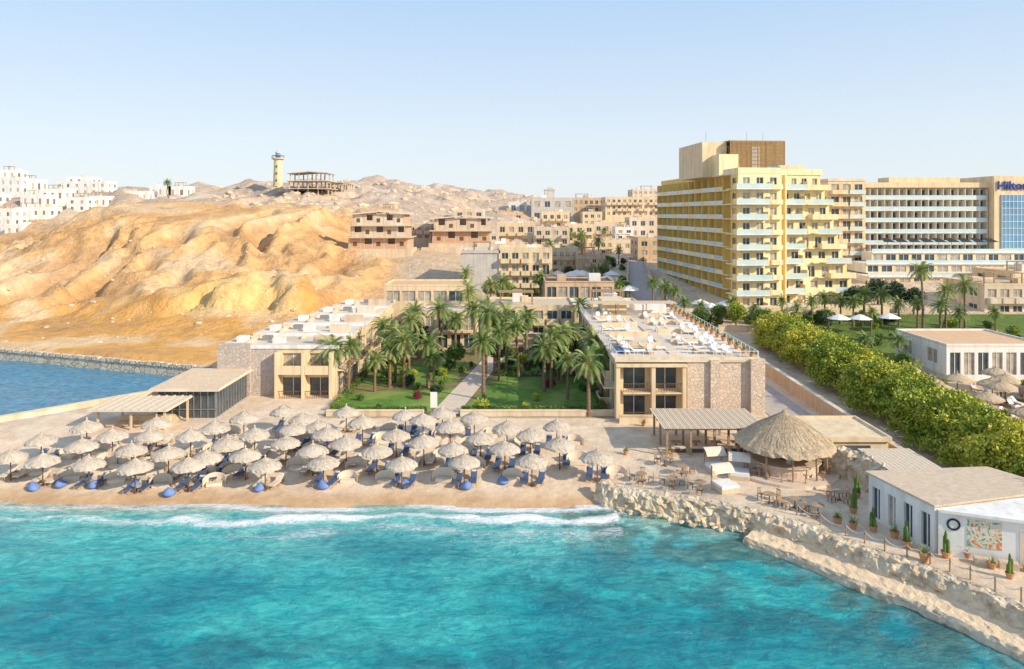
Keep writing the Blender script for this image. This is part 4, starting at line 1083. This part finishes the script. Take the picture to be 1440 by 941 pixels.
# ------------------------------------------------------------------ bar, pergola, terrace
def bar():
    cx,cy=wx(1103,65),65.0; z=1.55
    T=Thing('thatched_beach_bar',(cx,cy,z))
    T.lathe('platform',M_pave,[(4.6,-.8),(4.6,.18),(4.4,.2)],seg=28)
    T.lathe('bar_counter',M_stone,[(2.9,.2),(2.9,1.1)],seg=24)
    T.lathe('bar_counter_top',M_woodl,[(3.15,1.1),(3.15,1.2)],seg=24)
    T.lathe('back_bar',M_dwood,[(1.0,1.2),(1.0,2.4),(.7,2.5)],seg=10)
    for i in range(10):
        a=i*math.pi/5+.15; T.tube('posts',M_wood,(3.6*math.cos(a),3.6*math.sin(a),.2),(3.5*math.cos(a),3.5*math.sin(a),2.8),.09)
    for i in range(12):
        a=i*math.pi/6; x,y=3.8*math.cos(a+.1),3.8*math.sin(a+.1)
        T.lathe('bar_stools',M_wood,[(.18,.2),(.05,.25),(.05,.85),(.2,.87),(.2,.93)],x,y,8)
    seg=64; rings=[(.12,5.5),(.3,5.2),(1.3,4.62),(2.5,3.95),(3.5,3.25),(4.2,2.75),(4.35,2.5)]
    vs=[];fs=[]
    for k,(r_,zz) in enumerate(rings):
        for i in range(seg):
            a=2*math.pi*i/seg; j=random.uniform(-.07,.07)*(k/4); vs.append(((r_+j)*math.cos(a),(r_+j)*math.sin(a),zz+random.uniform(-.03,.03)-(random.uniform(0,.22) if k==6 else 0)))
    for k in range(6):
        for i in range(seg): fs.append((k*seg+i,k*seg+(i+1)%seg,(k+1)*seg+(i+1)%seg,(k+1)*seg+i))
    fs.append(tuple(range(seg)))
    T.add('thatched_roof',M_thatchg,vs,fs)
    RX=[r for r,_ in rings]+[4.9]; RZ=[z_ for _,z_ in rings]+[2.15]
    for i in range(1600):
        a=random.uniform(0,2*math.pi); r0=random.uniform(.3,4.0); r1=r0+random.uniform(.3,.6); w=random.uniform(.02,.06)
        f=lambda q: np.interp(q,RX,RZ)
        z0=f(r0)+.04; z1=f(r1)+random.uniform(.02,.09); ca,sa=math.cos(a),math.sin(a)
        T.add('thatched_roof',M_thatchg,[(r0*ca-w*sa,r0*sa+w*ca,z0),(r0*ca+w*sa,r0*sa-w*ca,z0),(r1*ca,r1*sa,z1)],[(0,1,2)])
    T.finish(); return cx,cy,z
bx,by,bz=bar()
def pergola():
    T=Thing('wooden_pergola',(0,0,1.5))
    x0,x1,y0,y1=14.6,24.6,68.4,75.4
    for i in range(5):
        for j in range(3):
            x=x0+.3+(x1-x0-.8)*i/4; y=y0+.3+(y1-y0-.8)*j/2; T.box('posts',M_wood,x,x+.2,y,y+.2,-.3,2.55)
    for j in range(3): T.box('beams',M_wood,x0,x1,y0+.3+j*3.1,y0+.5+j*3.1,2.55,2.75)
    for i in range(46): T.box('roof_slats',M_woodl if i%3 else M_cush,x0+i*.22,x0+.16+i*.22,y0,y1,2.75+.002*(i%2),2.82)
    T.box('deck',M_woodl,x0,x1,y0,y1,-.3,.1)
    for i in range(5):
        x=x0+1+i*2
        T.box('benches',M_dwood,x,x+1.4,y0+1.1,y0+1.6,.1,.5); T.box('benches',M_cush,x,x+1.4,y0+1.1,y0+1.6,.5,.6)
        T.box('tables',M_wood,x+.2,x+1.2,y0+2.0,y0+2.7,.75,.82); T.box('tables',M_wood,x+.6,x+.8,y0+2.3,y0+2.4,.1,.75)
    T.finish()
pergola()
T=Thing('service_kiosk',(0,0,0)); T.box('walls',M_cream,27.6,35.2,66.5,73.0,.8,3.7); T.box('roof',M_cream,27.3,35.4,66.2,73.3,3.7,3.95)
T.box('door',M_dwood,28.4,29.4,66.42,66.49,1.6,3.5); T.box('windows',M_glass,30.5,33.5,66.44,66.49,2.2,3.3)
parapet(T,27.3,35.4,66.2,73.3,3.95,.2,.2,M_cream); T.finish()
T=Thing('shade_canopy',(0,0,0))
for x,y in ((31.2,63.2),(35.2,62.6),(31.0,58.8),(35.0,58.2)): T.box('posts',M_wood,x,x+.15,y,y+.15,1,3.9)
for i in range(23): T.box('roof_slats',M_woodl if i%2 else M_cush,30.9+i*.2,31.08+i*.2,58,63.6,3.9+.003*(i%2),3.98)
T.finish()
def right_building():
    T=Thing('white_beach_house',(0,0,1.5))
    A=(27.9,55.2);B=(29.5,49.3);Cc=(35.5,46.9)
    def seg(o,e):
        L_=math.hypot(e[0]-o[0],e[1]-o[1]); return ((e[0]-o[0])/L_,(e[1]-o[1])/L_),L_
    T.prism('core',M_white,[A,B,(40,52),(37.5,56.2)],-.8,3.2)
    T.prism('core',M_white,[(29.6,49.2),(35.5,46.9),(42,49.5),(40.02,51.95)],-.8,3.0)
    u,L1=seg(A,B)
    facade(T,A,u,L1,0,1,3.2,4,M_white,.5,.9,2.5,.25,door=True)
    u2,L2=seg(B,Cc)
    T.ob('walls',M_white,B,u2,0,L2,.01,.3,-.5,3.0)
    T.ob('door',M_cush,B,u2,4.7,5.7,.3,.34,0,2.3)
    for k in range(20):
        a=k*math.pi/10; T.ob('sign_ring',M_black,B,u2,.9+.35*math.cos(a)-.06,.9+.35*math.cos(a)+.06,.31,.35,2.2+.35*math.sin(a)-.06,2.2+.35*math.sin(a)+.06)
    mm,nt,b=new_mat('painted_mural'); v=nt.nodes.new('ShaderNodeTexNoise'); v.inputs['Scale'].default_value=1.6; v.inputs['Distortion'].default_value=1.5
    g=nt.nodes.new('ShaderNodeNewGeometry'); nt.links.new(g.outputs['Position'],v.inputs['Vector'])
    cr=nt.nodes.new('ShaderNodeValToRGB'); e=cr.color_ramp.elements; e[0].position=.40; e[0].color=(.12,.34,.22,1); e[1].position=.64; e[1].color=(.66,.24,.10,1)
    q=e.new(.46); q.color=(.78,.74,.66,1); q=e.new(.56); q.color=(.78,.58,.36,1)
    nt.links.new(v.outputs['Fac'],cr.inputs['Fac']); nt.links.new(cr.outputs[0],b.inputs['Base Color'])
    T.ob('mural',mm,B,u2,1.7,3.7,.3,.33,.9,2.7)
    T.prism('roof',M_woodl,[(27.6,55.6),(29.1,49.0),(40.3,51.9),(37.8,56.6)],3.2,3.36)
    T.prism('roof',M_white,[(29.3,48.7),(35.5,46.3),(42.8,49.3),(40.32,51.85)],3.0,3.2)
    for i in range(3): T.ob('benches',M_woodl,B,u2,2+i*1.4,3.1+i*1.4,.6,1.1,0,.45)
    T.finish()
right_building()
T=Thing('cafe_table'); T.lathe('top',M_wood,[(.5,.70),(.5,.75)],seg=16); T.tube('stem',M_dwood,(0,0,0),(0,0,.7),.05); T.box('foot',M_dwood,-.3,.3,-.04,.04,0,.05); T.box('foot',M_dwood,-.04,.04,-.3,.3,.0,.048); TB=T.single_mesh()
T=Thing('cafe_chair'); T.box('seat',M_wood,-.22,.22,-.22,.22,.42,.47)
for x in (-.22,.18):
    for y in (-.22,.18): T.box('legs',M_dwood,x,x+.04,y,y+.04,0,.42)
for i in range(4): T.box('back',M_wood,-.2+i*.12,-.16+i*.12,.19,.22,.47,.9)
T.box('back',M_wood,-.22,.22,.18,.23,.84,.92); CH=T.single_mesh()
random.seed(5)
for px,py in [(902,677),(945,684),(985,690),(1065,672),(1082,708),(1118,715),(1150,724),(960,668),(1180,705),(935,655)]:
    x,y,z=ground_at(px,py); inst('cafe_table',TB,(x,y,z),random.uniform(0,3))
    a0=random.uniform(0,6)
    for k in range(random.choice([2,3,4])):
        a=a0+k*math.pi/2; inst('cafe_chair',CH,(x+.85*math.cos(a),y+.85*math.sin(a),z),a-math.pi/2)
T=Thing('canopy_daybed'); T.box('base',M_woodl,-.8,.8,-.8,.8,.0,.35); T.box('mattress',M_whitec,-.75,.75,-.75,.75,.35,.55)
for x in (-.78,.7): T.box('posts',M_wood,x,x+.08,.7,.78,.35,1.7)
n=8; vs=[]
for i in range(n+1):
    a=math.pi*.5*i/n; vs+=[(-.85,.8-1.0*math.sin(a),.5+1.2*math.cos(a)+.1),(.85,.8-1.0*math.sin(a),.5+1.2*math.cos(a)+.1)]
T.add('sail',M_cush,vs[:12],[(2*i,2*i+1,2*i+3,2*i+2) for i in range(5)]); DB=T.single_mesh()
for px,py in ((1020,690),(1040,672),(1008,664)):
    x,y,z=ground_at(px,py); inst('canopy_daybed',DB,(x,y,z),random.uniform(-.3,.3),1.1)
T=Thing('planter_pot'); T.lathe('pot',M_pot,[(.16,0),(.26,.35),(.30,.42),(.25,.42),(.22,.36)],seg=14)
for i in range(22):
    a=random.uniform(0,6.28); e=random.uniform(.5,1.4); l=random.uniform(.4,.8); d=Vector((math.cos(a)*math.cos(e),math.sin(a)*math.cos(e),math.sin(e)))
    s=Vector((-math.sin(a),math.cos(a),0))*.04
    T.add('leaves',M_palm,[tuple(-s+Vector((0,0,.38))),tuple(s+Vector((0,0,.38))),tuple(d*l+Vector((0,0,.38)))],[(0,1,2)])
POT=T.single_mesh()
T=Thing('potted_cactus'); T.lathe('pot',M_pot,[(.2,0),(.32,.4),(.34,.48),(.28,.48),(.26,.42)],seg=14)
for x,y,h in ((0,0,2.0),(.16,.05,1.4),(-.15,.08,1.6),(0.02,-.15,1.1)):
    T.lathe('stems',M_leaf,[(.09,.4),(.11,h*.5),(.10,h*.9),(.03,h)],x,y,8)
CAC=T.single_mesh()
for px,py in [(1200,745),(1178,738),(1245,715),(1275,770),(1320,768),(1360,785),(1395,800),(1405,780),(1228,748),(1205,700),(1340,775),(1380,765),(880,640),(905,600),(940,640),(1258,758),(1300,790),(1420,815),(1200,722),(1350,770),(1372,778),(1330,785)]:
    x,y,z=ground_at(px,py); c=random.random()<.45
    inst('potted_cactus' if c else 'planter_pot',CAC if c else POT,(x,y,z),random.uniform(0,6),random.uniform(.8,1.1) if c else random.uniform(.9,1.4))
for i in range(16):
    inst('planter_pot',POT,(27.6,82+i*2.7,8.36),random.uniform(0,6),1.3)
T=Thing('rope_fence'); P=[(22.2,55.4),(24.3,51.8),(26.0,49.6),(28.0,47.6),(29.4,45.6),(30.8,43.0),(32.4,40)]
Q=[]
for a,b_ in zip(P[:-1],P[1:]):
    for s in range(2): Q.append((a[0]+(b_[0]-a[0])*s/2,a[1]+(b_[1]-a[1])*s/2))
for i,(x,y) in enumerate(Q):
    T.tube('posts',M_wood,(x,y,1.2),(x,y,2.4),.06,.05,8)
    if i+1<len(Q):
        x2,y2=Q[i+1]
        for s in range(5):
            t0,t1=s/5,(s+1)/5; f=lambda t:(x+(x2-x)*t,y+(y2-y)*t,2.3-.5*4*t*(1-t)*.6)
            T.tube('rope',M_cush,f(t0),f(t1),.025,seg=5)
T.finish()
T=Thing('market_parasol'); T.tube('pole',M_dwood,(0,0,0),(0,0,2.8),.05); T.lathe('canopy',M_whitec,[(1.7,2.3),(1.0,2.65),(.05,3.0)],seg=8); PAR=T.single_mesh()
for i in range(26):
    x=random.uniform(10,26); y=random.uniform(150,186); inst('market_parasol',PAR,(x,y,gz(x,y)),random.uniform(0,1),1.3)
for px,py in ((1000,452),(1020,448),(985,446),(1210,470),(1250,468),(1180,470)):
    x,y,z=ground_at(px,py); inst('market_parasol',PAR,(x,y,z),.3,1.2)
block('terrace_restaurant',768,862,398,424,150,10,1,6,M_tan,2,None,.3,M_dwood,extras=3,ww=.8,found=3,door=True)
block('terrace_restaurant',805,900,430,462,133,9,1,6,M_cream,2,None,.3,M_white,extras=2,ww=.8,found=3,door=True)
x,y,z=ground_at(610,585); T=Thing('notice_board',(x,y,z)); T.box('board',M_whitec,-.4,.4,-.05,.05,.9,2.7); T.box('posts',M_metal,-.35,-.28,.051,.1,-.2,2.7); T.box('posts',M_metal,.28,.35,.051,.1,-.2,2.7); T.finish()

# ------------------------------------------------------------------ bartender
def person(name,loc,rot):
    e=bpy.data.objects.new(name,None); SC.collection.objects.link(e); e.location=loc; e.rotation_euler=(0,0,rot)
    V=[(0,0,.95),(0,0,1.15),(0,0,1.35),(0,-.01,1.48),(0,-.01,1.56),
       (.18,0,1.42),(.24,-.04,1.14),(.20,-.24,1.02),(-.18,0,1.42),(-.24,-.04,1.14),(-.20,-.24,1.02),
       (.10,0,.9),(.11,-.02,.5),(.11,.02,.08),(.11,-.14,.04),(-.10,0,.9),(-.11,-.02,.5),(-.11,.02,.08),(-.11,-.14,.04)]
    E=[(0,1),(1,2),(2,3),(3,4),(2,5),(5,6),(6,7),(2,8),(8,9),(9,10),(0,11),(11,12),(12,13),(13,14),(0,15),(15,16),(16,17),(17,18)]
    R=[.14,.13,.14,.06,.055,.065,.05,.035,.065,.05,.035,.095,.065,.045,.04,.095,.065,.045,.04]
    me=bpy.data.meshes.new('body'); me.from_pydata(V,E,[]); me.materials.append(M_shirt)
    o=bpy.data.objects.new('body',me); SC.collection.objects.link(o); o.parent=e
    o.modifiers.new('s','SKIN')
    for i,sv in enumerate(me.skin_vertices[0].data): sv.radius=(R[i],R[i]*.8); sv.use_root=(i==0)
    o.modifiers.new('d','SUBSURF').levels=1
    T=Thing('head'); vs=[];seg=14
    for k in range(10):
        ph=math.pi*k/9
        for i in range(seg):
            a=2*math.pi*i/seg; x,y,z=.078*math.sin(ph)*math.cos(a),.095*math.sin(ph)*math.sin(a),1.66+.12*math.cos(ph)
            if abs(a-1.5*math.pi)<.25 and k==5: y-=.02
            vs.append((x,y,z))
    fs=[(k*seg+i,k*seg+(i+1)%seg,(k+1)*seg+(i+1)%seg,(k+1)*seg+i) for k in range(9) for i in range(seg)]
    T.add('head',M_skin,vs,fs)
    T.lathe('hair',M_hair,[(.085,1.68),(.09,1.72),(.07,1.78),(.02,1.80)],0,.02,12)
    for sx_ in (-1,1):
        T.box('eyes',M_hair,sx_*.03-.01,sx_*.03+.01,-.098,-.088,1.66,1.672)
        for k in range(5): T.tube('hands',M_skin,(sx_*.20+(k-2)*.016,-.25,1.02),(sx_*.19+(k-2)*.018,-.33-.01*(2-abs(k-2)),1.0),.009,.007,5)
        T.tube('hands',M_skin,(sx_*.20,-.22,1.02),(sx_*.195,-.28,1.01),.035,.03,8)
    me2=T.single_mesh(True); o2=bpy.data.objects.new('head_and_hands',me2); SC.collection.objects.link(o2); o2.parent=e
person('bartender',(bx-.3,by-1.9,bz+.2),.1)

vs=[];fs=[]; n=60
for i in range(n+1):
    x=2000+ i*17; h=40+150*math.exp(-((i-30)/9)**2)+60*math.exp(-((i-44)/8)**2)+25*noise.fractal(Vector((i*.3,0,0)),1,2,4)
    h=max(h*min(1,i/6,(n-i)/6),0)
    vs+=[(x,4000,0),(x,4000+h*.8,h*1.0),(x,4400+h,0)]
for i in range(n):
    a=i*3; fs+=[(a,a+3,a+4,a+1),(a+1,a+4,a+5,a+2)]
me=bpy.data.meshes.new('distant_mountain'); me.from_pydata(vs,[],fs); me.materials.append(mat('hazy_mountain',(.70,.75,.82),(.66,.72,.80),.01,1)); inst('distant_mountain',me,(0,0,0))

# ------------------------------------------------------------------ light, sky, camera
el=math.radians(28); saz=math.radians(122)
sd=Vector((math.sin(saz)*math.cos(el),math.cos(saz)*math.cos(el),math.sin(el)))
sun=bpy.data.lights.new('sun','SUN'); sun.energy=5.0; sun.angle=math.radians(.5); sun.color=(1,.87,.67)
so=bpy.data.objects.new('sun',sun); SC.collection.objects.link(so); so.rotation_euler=(-sd).to_track_quat('-Z','Y').to_euler(); so.location=(60,-40,80)
w=bpy.data.worlds.new('World'); SC.world=w; w.use_nodes=True; nt=w.node_tree; N,L=nt.nodes,nt.links
sky=N.new('ShaderNodeTexSky'); sky.sky_type='NISHITA'; sky.sun_disc=False; sky.sun_elevation=el; sky.sun_rotation=saz
sky.air_density=1.0; sky.dust_density=.8; sky.ozone_density=1.5
tc=N.new('ShaderNodeTexCoord'); sp=N.new('ShaderNodeSeparateXYZ'); L.new(tc.outputs['Generated'],sp.inputs[0])
cr=N.new('ShaderNodeValToRGB'); L.new(sp.outputs[2],cr.inputs['Fac'])
e=cr.color_ramp.elements; e[0].position=0; e[0].color=(.88,.93,.96,1); e[1].position=.75; e[1].color=(.42,.58,.86,1)
q=e.new(.10); q.color=(.80,.90,.99,1); q=e.new(.28); q.color=(.54,.74,1.0,1)
ml=N.new('ShaderNodeVectorMath'); ml.operation='SCALE'; ml.inputs['Scale'].default_value=1/.15; L.new(cr.outputs[0],ml.inputs[0])
mx=N.new('ShaderNodeMix'); mx.data_type='RGBA'; mx.inputs[0].default_value=.86; L.new(sky.outputs[0],mx.inputs[6]); L.new(ml.outputs[0],mx.inputs[7])
bg=N['Background']; bg.inputs['Strength'].default_value=.15
L.new(mx.outputs[2],bg.inputs['Color'])
cam=bpy.data.cameras.new('camera'); co=bpy.data.objects.new('camera',cam); SC.collection.objects.link(co)
co.location=(0,0,H); co.rotation_euler=(math.pi/2,0,0); cam.sensor_width=36; cam.lens=25; cam.shift_y=-170.5/1440
cam.clip_end=20000; SC.camera=co
SC.view_settings.view_transform='Standard'; SC.view_settings.look='None'; SC.view_settings.exposure=0
